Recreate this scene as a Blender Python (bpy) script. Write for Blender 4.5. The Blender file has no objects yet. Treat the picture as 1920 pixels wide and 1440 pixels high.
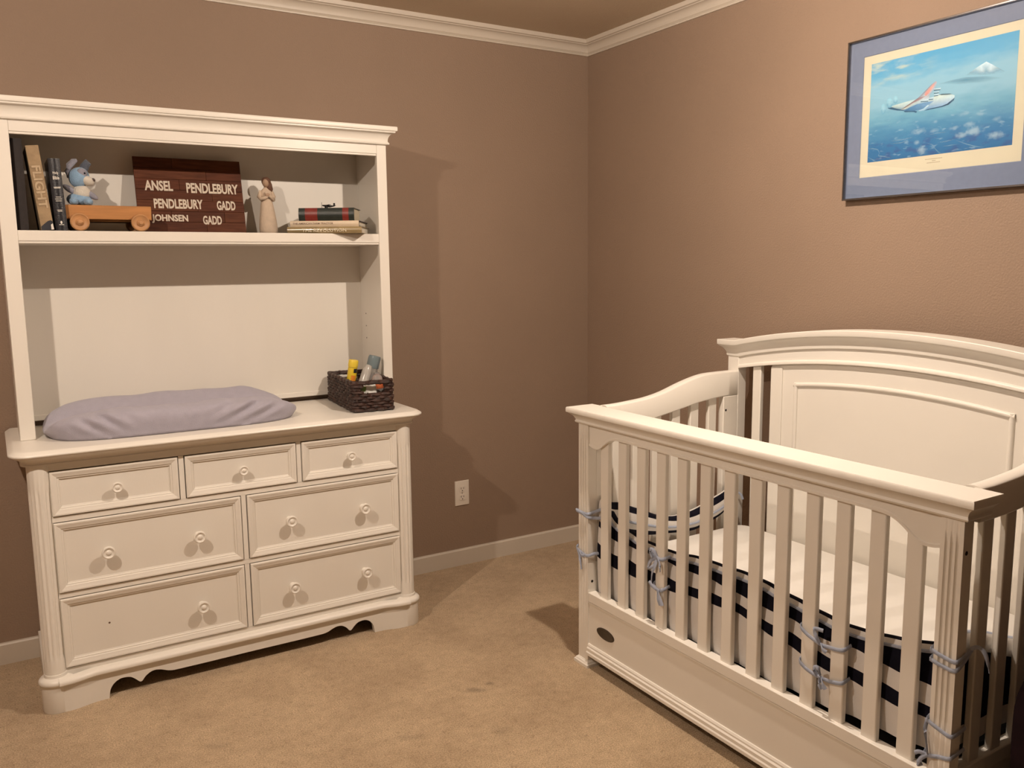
import bpy, bmesh, math, random
from mathutils import Matrix, Vector, Euler
R_ = random.Random(7)
SC = bpy.context.scene
COL = SC.collection
PI = math.pi

# ------------------------------------------------------------------ camera
cam_data = bpy.data.cameras.new('camera')
cam = bpy.data.objects.new('camera', cam_data); COL.objects.link(cam)
cam_data.sensor_width = 36.0
cam_data.lens = 1589.34 / 1920.0 * 36.0
cam_data.clip_start = 0.02
_R = ((0.8522, -0.5231, -0.0110), (-0.0816, -0.1120, -0.9904), (0.5168, 0.8449, -0.1381))
_rx, _dn, _fw = Vector(_R[0]), Vector(_R[1]), Vector(_R[2])
_fw.normalize(); _rx = (_rx - _fw * _rx.dot(_fw)).normalized(); _up = -(_fw.cross(_rx)).normalized()
if _up.z < 0: _up = -_up
cam.matrix_world = Matrix(((_rx.x, _up.x, -_fw.x, -2.5068), (_rx.y, _up.y, -_fw.y, -3.3750),
                           (_rx.z, _up.z, -_fw.z, 1.3780), (0, 0, 0, 1)))
SC.camera = cam
# ------------------------------------------------------------------ world / exposure
w = bpy.data.worlds.new('world'); SC.world = w; w.use_nodes = True
w.node_tree.nodes['Background'].inputs[0].default_value = (0.01, 0.009, 0.008, 1)
w.node_tree.nodes['Background'].inputs[1].default_value = 0.2
SC.view_settings.view_transform = 'Standard'
try: SC.view_settings.look = 'None'
except Exception: pass
SC.view_settings.exposure = 0.0
SC.view_settings.gamma = 1.0
SC.view_settings.use_curve_mapping = False
BULB_POWER = 7600.0
BULB_COLOR = (1.0, 0.835, 0.69, 1)
LAMPS = [(-1.02, -1.68, 2.222), (-2.87, -1.68, 2.222)]

# ------------------------------------------------------------------ materials
def s2l(c): return tuple(((v / 255) / 12.92 if v / 255 <= .04045 else ((v / 255 + .055) / 1.055) ** 2.4) for v in c)
def mat(name, col, rough=.5, var=0.0, vscale=30, bump=0.0, bscale=200, spec=.5, metal=0, col2=None, detail=4, sheen=0, stretch=None, coat=0):
    m = bpy.data.materials.new(name); m.use_nodes = True
    nt = m.node_tree; b = nt.nodes['Principled BSDF']
    b.inputs['Roughness'].default_value = rough
    b.inputs['Metallic'].default_value = metal
    b.inputs['Specular IOR Level'].default_value = spec
    if sheen: b.inputs['Sheen Weight'].default_value = sheen
    if coat: b.inputs['Coat Weight'].default_value = coat
    tc = nt.nodes.new('ShaderNodeTexCoord')
    src = tc.outputs['Object']
    if stretch:
        mp = nt.nodes.new('ShaderNodeMapping'); mp.inputs['Scale'].default_value = stretch
        nt.links.new(src, mp.inputs['Vector']); src = mp.outputs['Vector']
    c = tuple(col) + (1,)
    if var > 0 or col2:
        n = nt.nodes.new('ShaderNodeTexNoise'); n.inputs['Scale'].default_value = vscale; n.inputs['Detail'].default_value = detail
        nt.links.new(src, n.inputs['Vector'])
        r = nt.nodes.new('ShaderNodeValToRGB')
        c2 = tuple(col2) + (1,) if col2 else tuple(v * (1 - var) for v in col) + (1,)
        r.color_ramp.elements[0].position = .32; r.color_ramp.elements[0].color = c2
        r.color_ramp.elements[1].position = .68; r.color_ramp.elements[1].color = c
        nt.links.new(n.outputs['Fac'], r.inputs['Fac']); nt.links.new(r.outputs['Color'], b.inputs['Base Color'])
    else:
        b.inputs['Base Color'].default_value = c
    if bump > 0:
        n2 = nt.nodes.new('ShaderNodeTexNoise'); n2.inputs['Scale'].default_value = bscale; n2.inputs['Detail'].default_value = 3
        nt.links.new(src, n2.inputs['Vector'])
        bp = nt.nodes.new('ShaderNodeBump'); bp.inputs['Strength'].default_value = bump; bp.inputs['Distance'].default_value = .004
        nt.links.new(n2.outputs['Fac'], bp.inputs['Height']); nt.links.new(bp.outputs['Normal'], b.inputs['Normal'])
    return m

def emis(name, col, strength):
    m = bpy.data.materials.new(name); m.use_nodes = True
    b = m.node_tree.nodes['Principled BSDF']
    b.inputs['Base Color'].default_value = (.8, .8, .8, 1)
    b.inputs['Emission Color'].default_value = col; b.inputs['Emission Strength'].default_value = strength
    return m

def glassy(name, tint=(1, 1, 1, 1), rough=.02, opacity=0.0, body=(1, 1, 1, 1)):
    m = bpy.data.materials.new(name); m.use_nodes = True
    nt = m.node_tree; out = nt.nodes['Material Output']; nt.nodes.remove(nt.nodes['Principled BSDF'])
    tr = nt.nodes.new('ShaderNodeBsdfTransparent'); tr.inputs[0].default_value = tint
    gl = nt.nodes.new('ShaderNodeBsdfGlossy'); gl.inputs['Roughness'].default_value = rough
    fr = nt.nodes.new('ShaderNodeFresnel'); fr.inputs['IOR'].default_value = 1.45
    base = tr.outputs[0]
    if opacity > 0:
        df = nt.nodes.new('ShaderNodeBsdfDiffuse'); df.inputs[0].default_value = body
        mx0 = nt.nodes.new('ShaderNodeMixShader'); mx0.inputs[0].default_value = opacity
        nt.links.new(tr.outputs[0], mx0.inputs[1]); nt.links.new(df.outputs[0], mx0.inputs[2]); base = mx0.outputs[0]
    mx = nt.nodes.new('ShaderNodeMixShader')
    nt.links.new(fr.outputs[0], mx.inputs[0]); nt.links.new(base, mx.inputs[1]); nt.links.new(gl.outputs[0], mx.inputs[2])
    nt.links.new(mx.outputs[0], out.inputs['Surface'])
    return m

WHITE = (.80, .765, .70)
M = {}
M['wall'] = mat('wall_paint', (.305, .219, .160), .62, var=.05, vscale=2.5, bump=.55, bscale=170, spec=.25)
M['ceil'] = mat('ceiling_paint', (.56, .46, .345), .75, var=.05, vscale=3, bump=.5, bscale=120, spec=.2)
M['trim'] = mat('trim_paint', (.60, .54, .46), .45, var=.04, vscale=4, bump=.05, bscale=60)
M['white'] = mat('white_furniture_paint', WHITE, .36, var=.03, vscale=6, bump=.03, bscale=400, stretch=(1, 1, .2))
M['crib'] = mat('white_crib_paint', WHITE, .38, var=.03, vscale=5, bump=.03, bscale=350)
M['dark'] = mat('painted_gap_shade', (.03, .02, .015), .8)  # shade of the drawer gaps put into a flat colour
M['carpet'] = None
M['pad'] = mat('lavender_plush_cloth', (.405, .388, .462), .95, var=.06, vscale=40, bump=.4, bscale=420, spec=.1, sheen=.25)
M['wick'] = mat('dark_wicker', (.060, .026, .018), .5, col2=(.018, .008, .006), vscale=60, bump=.4, bscale=220)
M['navy'] = mat('navy_cloth', (.008, .008, .016), .9, var=.3, vscale=40, bump=.2, bscale=500, spec=.1)
M['cloth'] = mat('white_quilted_cloth', (.72, .70, .68), .9, var=.04, vscale=30, bump=.15, bscale=300, spec=.1)
M['sheet'] = mat('white_sheet', (.74, .72, .68), .9, var=.03, vscale=9, bump=.3, bscale=25, spec=.1)
M['tie'] = mat('pale_blue_ribbon', (.36, .40, .50), .85, var=.12, vscale=60, bump=.2, bscale=300, spec=.1)
M['metal'] = mat('brushed_metal', (.55, .53, .52), .32, metal=1, var=.1, vscale=50)
M['gun'] = mat('gunmetal', (.11, .11, .12), .35, metal=1, var=.1, vscale=50)
M['mat'] = mat('blue_grey_mat_board', (.205, .245, .36), .85, var=.06, vscale=60, bump=.05, bscale=500)
M['paper'] = mat('cream_paper', (.70, .64, .495), .8, var=.04, vscale=20)
M['plastic'] = mat('white_plastic', (.80, .74, .66), .35, var=.02, vscale=20)
M['bronze'] = mat('dark_bronze', (.05, .035, .022), .4, var=.2, vscale=60)
M['hole'] = mat('hole_dark', (.012, .008, .006), .9)

def carpet():
    m = bpy.data.materials.new('carpet_pile'); m.use_nodes = True
    nt = m.node_tree; b = nt.nodes['Principled BSDF']
    b.inputs['Roughness'].default_value = 1; b.inputs['Specular IOR Level'].default_value = .05
    b.inputs['Sheen Weight'].default_value = .15
    tc = nt.nodes.new('ShaderNodeTexCoord')
    def noise(s, d=3):
        n = nt.nodes.new('ShaderNodeTexNoise'); n.inputs['Scale'].default_value = s; n.inputs['Detail'].default_value = d
        nt.links.new(tc.outputs['Object'], n.inputs['Vector']); return n
    def ramp(n, c0, c1, p0=.3, p1=.7):
        r = nt.nodes.new('ShaderNodeValToRGB')
        r.color_ramp.elements[0].position = p0; r.color_ramp.elements[0].color = c0 + (1,)
        r.color_ramp.elements[1].position = p1; r.color_ramp.elements[1].color = c1 + (1,)
        nt.links.new(n.outputs['Fac'], r.inputs['Fac']); return r
    def mult(a, c):
        x = nt.nodes.new('ShaderNodeMix'); x.data_type = 'RGBA'; x.blend_type = 'MULTIPLY'; x.inputs[0].default_value = 1
        nt.links.new(a, x.inputs[6]); nt.links.new(c, x.inputs[7]); return x.outputs[2]
    fine = ramp(noise(240, 3), (.43, .308, .187), (.80, .605, .395))
    mid = ramp(noise(28, 4), (.84, .83, .81), (1, 1, 1))
    big = ramp(noise(4.2, 3), (.84, .82, .80), (1, 1, 1), .35, .6)
    big2 = ramp(noise(60, 2), (.80, .78, .76), (1, 1, 1), .25, .42)
    c = mult(mult(mult(fine.outputs[0], mid.outputs[0]), big.outputs[0]), big2.outputs[0])
    for (sx_, sy_, rx_, ry_, dark) in ((-1.255, -1.075, .045, .020, .62), (-1.19, -1.060, .020, .014, .66), (-1.31, -1.33, .035, .030, .8), (-1.55, -1.22, .05, .02, .82), (-2.05, -.95, .06, .025, .84), (-1.75, -1.45, .03, .05, .84)):
        mp = nt.nodes.new('ShaderNodeMapping'); mp.vector_type = 'TEXTURE'; mp.inputs['Location'].default_value = (sx_, sy_, 0); mp.inputs['Scale'].default_value = (rx_, ry_, 1); mp.inputs['Rotation'].default_value = (0, 0, -.5)
        nt.links.new(tc.outputs['Object'], mp.inputs['Vector'])
        ln = nt.nodes.new('ShaderNodeVectorMath'); ln.operation = 'LENGTH'; nt.links.new(mp.outputs[0], ln.inputs[0])
        ad = nt.nodes.new('ShaderNodeMath'); ad.operation = 'ADD'; nt.links.new(ln.outputs['Value'], ad.inputs[0]); nt.links.new(noise(45, 2).outputs['Fac'], ad.inputs[1])
        mr = nt.nodes.new('ShaderNodeMapRange'); mr.interpolation_type = 'SMOOTHSTEP'; mr.inputs[1].default_value = .6; mr.inputs[2].default_value = 1.7; mr.inputs[3].default_value = dark; mr.inputs[4].default_value = 1
        nt.links.new(ad.outputs[0], mr.inputs[0])
        c = mult(c, mr.outputs[0])
    nt.links.new(c, b.inputs['Base Color'])
    bp = nt.nodes.new('ShaderNodeBump'); bp.inputs['Strength'].default_value = .9; bp.inputs['Distance'].default_value = .008
    nt.links.new(noise(330, 2).outputs['Fac'], bp.inputs['Height']); nt.links.new(bp.outputs['Normal'], b.inputs['Normal'])
    return m
M['carpet'] = carpet()

# ------------------------------------------------------------------ mesh helpers
class MB:
    def __init__(s): s.v = []; s.f = []; s.m = []
    def add(s, vs, fs, mi=0, T=None):
        o = len(s.v)
        for p in vs:
            p = Vector(p)
            s.v.append(T @ p if T is not None else p)
        for f in fs:
            s.f.append(tuple(i + o for i in f)); s.m.append(mi)
        return s
    def box(s, x0, x1, y0, y1, z0, z1, mi=0, T=None):
        if x0 > x1: x0, x1 = x1, x0
        if y0 > y1: y0, y1 = y1, y0
        if z0 > z1: z0, z1 = z1, z0
        vs = [(x0, y0, z0), (x1, y0, z0), (x1, y1, z0), (x0, y1, z0), (x0, y0, z1), (x1, y0, z1), (x1, y1, z1), (x0, y1, z1)]
        return s.add(vs, [(3, 2, 1, 0), (4, 5, 6, 7), (0, 1, 5, 4), (1, 2, 6, 5), (2, 3, 7, 6), (3, 0, 4, 7)], mi, T)
    def loft(s, rings, closed=True, cap=True, loop=False, mi=0, T=None):
        n = len(rings[0]); vs = [p for r in rings for p in r]; fs = []
        k = len(rings); last = n if closed else n - 1
        for i in range(k if loop else k - 1):
            a = i * n; b = ((i + 1) % k) * n
            for j in range(last):
                j2 = (j + 1) % n
                fs.append((a + j, a + j2, b + j2, b + j))
        if cap and closed and not loop:
            fs.append(tuple(range(n))[::-1]); fs.append(tuple((k - 1) * n + j for j in range(n)))
        return s.add(vs, fs, mi, T)
    def prism(s, poly, axis, a, b, mi=0, T=None):
        def P(u, v, t): return {'x': (t, u, v), 'y': (u, t, v), 'z': (u, v, t)}[axis]
        return s.loft([[P(u, v, a) for u, v in poly], [P(u, v, b) for u, v in poly]], mi=mi, T=T)
    def lathe(s, prof, c=(0, 0, 0), axis='z', n=24, mi=0, T=None):
        rings = []
        for r, h in prof:
            ring = []
            for i in range(n):
                a = 2 * PI * i / n; u, v = r * math.cos(a), r * math.sin(a)
                p = {'z': (u, v, h), 'y': (u, h, v), 'x': (h, u, v)}[axis]
                ring.append((c[0] + p[0], c[1] + p[1], c[2] + p[2]))
            rings.append(ring)
        return s.loft(rings, mi=mi, T=T)
    def ell(s, c, r, n=20, k=12, T=None, mi=0, fn=None):
        rings = []
        for i in range(1, k):
            t = PI * i / k
            rings.append([(c[0] + r[0] * math.sin(t) * math.cos(2 * PI * j / n), c[1] + r[1] * math.sin(t) * math.sin(2 * PI * j / n), c[2] - r[2] * math.cos(t)) for j in range(n)])
        if fn: rings = [[fn(p) for p in q] for q in rings]
        return s.loft(rings, mi=mi, T=T)
    def tube(s, path, r, n=6, closed=False, mi=0, T=None, flat=1.0):
        path = [Vector(p) for p in path]; rings = []; k = len(path); up0 = Vector((0.13, .21, 1)).normalized()
        for i in range(k):
            a = path[(i - 1) % k] if (closed or i > 0) else path[i]
            b = path[(i + 1) % k] if (closed or i < k - 1) else path[i]
            t = (b - a)
            t = t.normalized() if t.length > 1e-9 else Vector((1, 0, 0))
            u = up0 - t * up0.dot(t)
            u = u.normalized() if u.length > 1e-4 else Vector((1, 0, 0))
            w_ = t.cross(u)
            rr = r[i] if isinstance(r, (list, tuple)) else r
            rings.append([path[i] + (u * math.cos(2 * PI * j / n) + w_ * math.sin(2 * PI * j / n) * flat) * rr for j in range(n)])
        return s.loft(rings, cap=not closed, loop=closed, mi=mi, T=T)
    def sweep(s, prof, path, closed=False, mi=0):
        """prof: closed polygon of (out, z); path: plan points, 'out' is to the right of travel."""
        P = [Vector((p[0], p[1])) for p in path]; k = len(P); rings = []
        for i in range(k):
            d0 = (P[i] - P[i - 1]) if (closed or i > 0) else None
            d1 = (P[(i + 1) % k] - P[i]) if (closed or i < k - 1) else None
            ns = [Vector((d.y, -d.x)).normalized() for d in (d0, d1) if d is not None and d.length > 1e-9]
            nrm = sum(ns, Vector((0, 0)))
            nrm.normalize()
            sc_ = 1 / max(.35, nrm.dot(ns[0]))
            rings.append([(P[i].x + nrm.x * u * sc_, P[i].y + nrm.y * u * sc_, z) for u, z in prof])
        return s.loft(rings, cap=not closed, loop=closed, mi=mi)
    def build(s, name, mats, parent=None, bevel=0, ang=35, seg=2, kind=None, weld=False):
        org = parent.get('_o', (0, 0, 0)) if parent is not None else (0, 0, 0)
        org = Vector(org)
        me = bpy.data.meshes.new(name)
        me.from_pydata([tuple(p - org) for p in s.v], [], s.f)
        if not isinstance(mats, (list, tuple)): mats = [mats]
        for m in mats: me.materials.append(m)
        for p, mi in zip(me.polygons, s.m): p.material_index = mi; p.use_smooth = True
        bm = bmesh.new(); bm.from_mesh(me)
        if weld: bmesh.ops.remove_doubles(bm, verts=bm.verts, dist=1e-5)
        bmesh.ops.recalc_face_normals(bm, faces=bm.faces); bm.to_mesh(me); bm.free()
        me.set_sharp_from_angle(angle=math.radians(ang))
        me.update()
        o = bpy.data.objects.new(name, me); COL.objects.link(o)
        if parent is not None:
            o.parent = parent; o['_o'] = tuple(org)
        else: o['_o'] = (0, 0, 0)
        if bevel:
            b = o.modifiers.new('bevel', 'BEVEL'); b.width = bevel; b.segments = seg; b.limit_method = 'ANGLE'; b.angle_limit = math.radians(40)
            b.harden_normals = False
        if kind: o['kind'] = kind
        return o

def thing(name, label, cat, loc, group=None):
    o = bpy.data.objects.new(name, None); COL.objects.link(o)
    o.empty_display_size = .05
    o.location = loc; o['_o'] = tuple(loc); o['label'] = label; o['category'] = cat
    if group: o['group'] = group
    return o
def tag(o, label, cat, group=None):
    o['label'] = label; o['category'] = cat
    if group: o['group'] = group
    return o
def lerp(a, b, t): return a + (b - a) * t
def smooth(t): t = max(0, min(1, t)); return t * t * (3 - 2 * t)
def interp(tab, x):
    if x <= tab[0][0]: return tab[0][1]
    n = len(tab)
    for i in range(n - 1):
        a, va = tab[i]; b, vb = tab[i + 1]
        if x <= b:
            h = b - a; d = (vb - va) / h
            ma = d if i == 0 else (vb - tab[i - 1][1]) / (b - tab[i - 1][0])
            mb_ = d if i == n - 2 else (tab[i + 2][1] - va) / (tab[i + 2][0] - a)
            u = (x - a) / h
            return (2 * u ** 3 - 3 * u * u + 1) * va + (u ** 3 - 2 * u * u + u) * h * ma + (-2 * u ** 3 + 3 * u * u) * vb + (u ** 3 - u * u) * h * mb_
    return tab[-1][1]
def textmesh(s, bold=.012):
    cu = bpy.data.curves.new('lettering', 'FONT'); cu.body = s; cu.offset = bold; cu.resolution_u = 3; cu.extrude = 0
    ob = bpy.data.objects.new('lettering', cu); COL.objects.link(ob)
    dg = bpy.context.evaluated_depsgraph_get(); me = bpy.data.meshes.new_from_object(ob.evaluated_get(dg))
    vs = [tuple(v.co) for v in me.vertices]; fs = [tuple(p.vertices) for p in me.polygons]
    COL.objects.unlink(ob); bpy.data.objects.remove(ob); bpy.data.curves.remove(cu); bpy.data.meshes.remove(me)
    x0 = min(v[0] for v in vs); x1 = max(v[0] for v in vs); y0 = min(v[1] for v in vs); y1 = max(v[1] for v in vs)
    return [((v[0] - x0) / (x1 - x0), (v[1] - y0) / (y1 - y0)) for v in vs], fs
def addtext(mb, s, o, eu, ev, en, w_, h, mi=0, bold=.012, th=.0006):
    """flat letters with corner o, width w_ along eu, height h along ev, raised along en"""
    vs, fs = textmesh(s, bold); o, eu, ev, en = map(Vector, (o, eu, ev, en))
    mb.add([o + eu * (u * w_) + ev * (v * h) + en * th for u, v in vs], fs, mi)

# ================================================================== SETTING
H = 2.415; RX0 = -3.95; RY0 = -6.4
o = MB().box(RX0 - .1, .1, RY0 - .1, .1, -.1, 0).build('floor', M['carpet']); o['kind'] = 'structure'; o['label'] = 'beige cut-pile carpet over the whole floor'
o = MB().box(RX0 - .1, .1, RY0 - .1, .1, H, H + .1).build('ceiling', M['ceil']); o['kind'] = 'structure'; o['label'] = 'tan painted textured ceiling'
o = MB().box(RX0 - .1, .1, 0, .1, 0, H).build('wall_back', M['wall']); o['kind'] = 'structure'; o['label'] = 'taupe painted wall behind the dresser'
o = MB().box(0, .1, RY0 - .1, 0, 0, H).build('wall_right', M['wall']); o['kind'] = 'structure'; o['label'] = 'taupe painted wall behind the crib'
o = MB().box(RX0 - .1, RX0, RY0 - .1, 0, 0, H).build('wall_left', M['wall']); o['kind'] = 'structure'; o['label'] = 'taupe painted wall out of view on the left'
o = MB().box(RX0, 0, RY0 - .1, RY0, 0, H).build('wall_front', M['wall']); o['kind'] = 'structure'; o['label'] = 'taupe painted wall behind the viewer'
# crown moulding (sweep profile: out from wall, z)
cb = 2.353
cp = [(0, cb), (.009, cb), (.010, cb + .005), (.007, cb + .009), (.013, cb + .014)]
for i in range(7):
    a = PI / 2 * i / 6
    cp.append((.013 + .027 * (1 - math.cos(a)), cb + .014 + .027 * math.sin(a) + .0))
cp += [(.042, cb + .044), (.050, cb + .046), (.053, H), (0, H)]
for nm, path, lb in (('trim_1', [(0, 0), (RX0, 0)], 'crown moulding along the dresser wall'), ('trim_2', [(0, RY0), (0, 0)], 'crown moulding along the crib wall'),
                     ('trim_3', [(RX0, 0), (RX0, RY0)], 'crown moulding along the left wall'), ('trim_4', [(RX0, RY0), (0, RY0)], 'crown moulding along the wall behind the viewer')):
    # mitred ends: extend by making profile offset follow 45 degrees
    P0, P1 = Vector(path[0]), Vector(path[1]); d = (P1 - P0).normalized(); n = Vector((d.y, -d.x))
    n = -n if (P0 + n * .5).x > 0 or (P0 + n * .5 + d * .5).y > 0 or (P0 + n * .5 + d * .5).x < RX0 or (P0 + n * .5 + d * .5).y < RY0 else n
    r0 = [tuple((P0 + n * u + d * u)) + (z,) for u, z in cp]; r1 = [tuple((P1 + n * u - d * u)) + (z,) for u, z in cp]
    o = MB().loft([r0, r1]).build(nm, M['trim'], ang=25); o['kind'] = 'structure'; o['label'] = lb
bp_ = [(0, 0), (.013, 0), (.013, .071), (.009, .076), (0, .077)]
for nm, p0, p1, n, lb in (('baseboard_back', (RX0, 0), (0, 0), (0, -1), 'pale baseboard along the dresser wall'), ('baseboard_right', (0, 0), (0, RY0), (-1, 0), 'pale baseboard along the crib wall'),
                      ('baseboard_left', (RX0, RY0), (RX0, 0), (1, 0), 'pale baseboard along the left wall'), ('baseboard_front', (0, RY0), (RX0, RY0), (0, 1), 'pale baseboard behind the viewer')):
    P0, P1, n = Vector(p0), Vector(p1), Vector(n); d = (P1 - P0).normalized()
    o = MB().loft([[tuple(P0 + n * u + d * u) + (z,) for u, z in bp_], [tuple(P1 + n * u - d * u) + (z,) for u, z in bp_]]).build(nm, M['trim'], ang=25)
    o['kind'] = 'structure'; o['label'] = lb

# ------------------------------------------------------------------ ceiling lamps (out of frame, they light the room)
M['bulb'] = emis('lit_lens', BULB_COLOR, BULB_POWER)
for i, (lx, ly, lz) in enumerate(LAMPS):
    t = thing('ceiling_light', ['small drop ceiling light with lit round lens above the crib side', 'small drop ceiling light with lit round lens above the dresser side'][i], 'ceiling light', (lx, ly, H), 'drop ceiling lights')
    MB().lathe([(.002, H), (.060, H - .001), (.060, H - .012), (.045, H - .028), (.012, H - .034), (.002, H - .034)], (lx, ly, 0)).build('canopy', M['metal'], t)
    MB().lathe([(.002, H - .03), (.008, H - .032), (.008, lz + .040), (.002, lz + .040)], (lx, ly, 0), n=12).build('stem', M['metal'], t)
    MB().lathe([(.002, lz + .044), (.024, lz + .042), (.032, lz + .030), (.033, lz + .0135), (.030, lz + .0130), (.002, lz + .0130)], (lx, ly, 0)).build('housing', M['gun'], t)
    pr = [(.019 * math.sin(a), lz + .0095 * math.cos(a)) for a in [PI * k / 14 for k in range(1, 14)]]
    MB().lathe(pr, (lx, ly, 0), n=20).build('lens', M['bulb'], t)

# ================================================================== DRESSER
DC = -1.820
t = thing('dresser', 'white seven-drawer dresser with fluted corner columns against the back wall', 'dresser', (DC, -.25, 0))
W_ = M['white']
# carcass
mb = MB(); mb.box(-2.440, -1.200, -.452, -.016, .10, .79); mb.build('carcass', W_, t, bevel=.002)
# face frame: stiles and rails proud of the carcass
yf0, yf1 = -.455, -.4665
mb = MB()
ZT = [(.6258, .7661), (.3793, .6025), (.1324, .3570)]
g = .0032
xs3 = [(-2.3961, -2.0240), (-2.0013, -1.6295), (-1.6076, -1.2425)]; xs2 = [(-2.3961, -1.8290), (-1.8070, -1.2425)]
for a, b in ((.1000, ZT[2][0] - g), (ZT[2][1] + g, ZT[1][0] - g), (ZT[1][1] + g, ZT[0][0] - g), (ZT[0][1] + g, .80)):
    mb.box(-2.430, -1.210, yf1, yf0, a, b)
mb.box(-2.430, -2.3961 - g, yf1, yf0, .1, .80); mb.box(-1.2425 + g, -1.210, yf1, yf0, .1, .80)
for (a, b), (z0, z1) in (((xs3[0][1] + g, xs3[1][0] - g), ZT[0]), ((xs3[1][1] + g, xs3[2][0] - g), ZT[0]), ((xs2[0][1] + g, xs2[1][0] - g), ZT[1]), ((xs2[0][1] + g, xs2[1][0] - g), ZT[2])):
    mb.box(a, b, yf1, yf0, z0 - .004, z1 + .004)
mb.build('face_frame', W_, t)
mb = MB(); mb.box(-2.41, -1.23, -.4535, -.451, .11, .785); mb.build('gap_shade_sheet', M['dark'], t)  # added dark sheet, paints the shade seen in the gaps round the drawers
def knob(mbk, x, y, z, r):
    p = [(.55, 0), (.50, .25), (.34, .42), (.30, .8), (.42, 1.05), (.80, 1.20), (.98, 1.38), (1.0, 1.55), (.93, 1.72), (.80, 1.78), (.66, 1.66), (.44, 1.60), (.36, 1.66), (.30, 1.76), (.16, 1.82), (.01, 1.84)]
    mbk.lathe([(a * r, -b * r) for a, b in p], (x, y, z), 'y', 24)
def drawer(x0, x1, z0, z1, knobs, r, hole=None):
    def rect(i, y): return [(x0 + i, y, z0 + i), (x1 - i, y, z0 + i), (x1 - i, y, z1 - i), (x0 + i, y, z1 - i)]
    mb = MB()
    steps = [(0, -.4535), (0, -.4700), (.0015, -.4725), (.0055, -.4730), (.0085, -.4718), (.0185, -.4690), (.0195, -.4668), (.0245, -.4658), (.0255, -.4625), (.0285, -.4618), (.0295, -.4612)]
    mb.loft([rect(i, y) for i, y in steps])
    d = mb.build('drawer', W_, t, ang=12)
    for kx, kz in knobs:
        m2 = MB(); knob(m2, kx, -.4612, kz, r); m2.build('knob', W_, d)
    if hole:
        m2 = MB(); m2.lathe([(.001, -.4618), (.0026, -.4617), (.0034, -.4611), (.0034, -.4600), (.001, -.4600)], (hole[0], 0, hole[1]), 'y', 12); m2.build('screw_hole', mat('bare_wood_hole', (.16, .09, .05), .8, var=.3, vscale=300), d)
rs, rb = .0172, .0208
for (a, b), kx in zip(xs3, (-2.2105, -1.8160, -1.4285)): drawer(a, b, ZT[0][0], ZT[0][1], [(kx, .6960)], rs)
drawer(xs2[0][0], xs2[0][1], *ZT[1], [(-2.251, .4900), (-1.973, .4910)], rb)
drawer(xs2[1][0], xs2[1][1], *ZT[1], [(-1.661, .4920), (-1.385, .4930)], rb)
drawer(xs2[0][0], xs2[0][1], *ZT[2], [(-1.975, .2455)], rb, hole=(-2.262, .248))
drawer(xs2[1][0], xs2[1][1], *ZT[2], [(-1.661, .2460), (-1.386, .2465)], rb)
# top slab with rounded front corners
def plan(x0, x1, yb, yf, r, n=8):
    pts = [(x0, yb)]
    pts += [(x0 + r - r * math.cos(PI / 2 * i / n), yf + r - r * math.sin(PI / 2 * i / n)) for i in range(n + 1)]
    pts += [(x1 - r + r * math.sin(PI / 2 * i / n), yf + r - r * math.cos(PI / 2 * i / n)) for i in range(n + 1)]
    pts += [(x1, yb)]
    return pts
def ringz(ins, z, base=(-2.5005, -1.1395, -.014, -.522, .060)):
    x0, x1, yb, yf, r = base
    return [(x, y, z) for x, y in plan(x0 + ins, x1 - ins, yb, yf + ins, max(.006, r - ins * .6))]
mb = MB()
prof = [(.0, .8268), (-.0004, .8300), (.0010, .8325), (.0130, .8405), (.0165, .8418), (.020, .842)]
rings = [ringz(.006, .8255)] + [ringz(i, z) for i, z in prof]
mb.loft(rings); mb.build('top', W_, t, ang=20)
mb = MB()
cov = [(.006, .8255), (.008, .8215), (.013, .818), (.022, .8135), (.0295, .8070), (.0325, .8010), (.0330, .7985), (.0300, .7965), (.0300, .7930), (.036, .7925)]
mb.loft([ringz(i, z) for i, z in cov][::-1]); mb.build('cove_moulding', W_, t, ang=30)
# corner columns and feet
for sx in (-1, 1):
    cx, cy = DC + sx * .605, -.453; r = .0315
    mb = MB()
    n = 96
    def colring(z, fl):
        out = []
        for i in range(n):
            a = 2 * PI * i / n
            f_ = 0
            q = (math.degrees(a) - 270 + 540) % 360 - 180          # angle from front
            q2 = q * sx
            if -72 < q2 < 120:
                u = ((q2 + 72) / 192 * 8) % 1
                f_ = max(0, math.sin(PI * (u * 1.25 - .125))) if .1 < u < .9 else 0
            rr = r - .0036 * f_ * fl
            out.append((cx + rr * math.cos(a), cy + rr * math.sin(a), z))
        return out
    zs = [(.122, 0), (.165, 0), (.172, .6), (.182, 1), (.700, 1), (.710, .7), (.722, 0), (.7925, 0)]
    mb.loft([colring(z, f_) for z, f_ in zs]); mb.build('column', W_, t, ang=40)
    mb = MB()
    pr = [(.0425, 0), (.0440, .004), (.0440, .084), (.0440, .088), (.0475, .090), (.0505, .094), (.0510, .099), (.0495, .104), (.046, .108), (.0400, .1105), (.0345, .1135), (.0330, .122), (.002, .122)]
    mb.lathe(pr, (cx, cy - .002, 0), 'z', 40); mb.build('foot', W_, t, ang=35)
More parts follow.
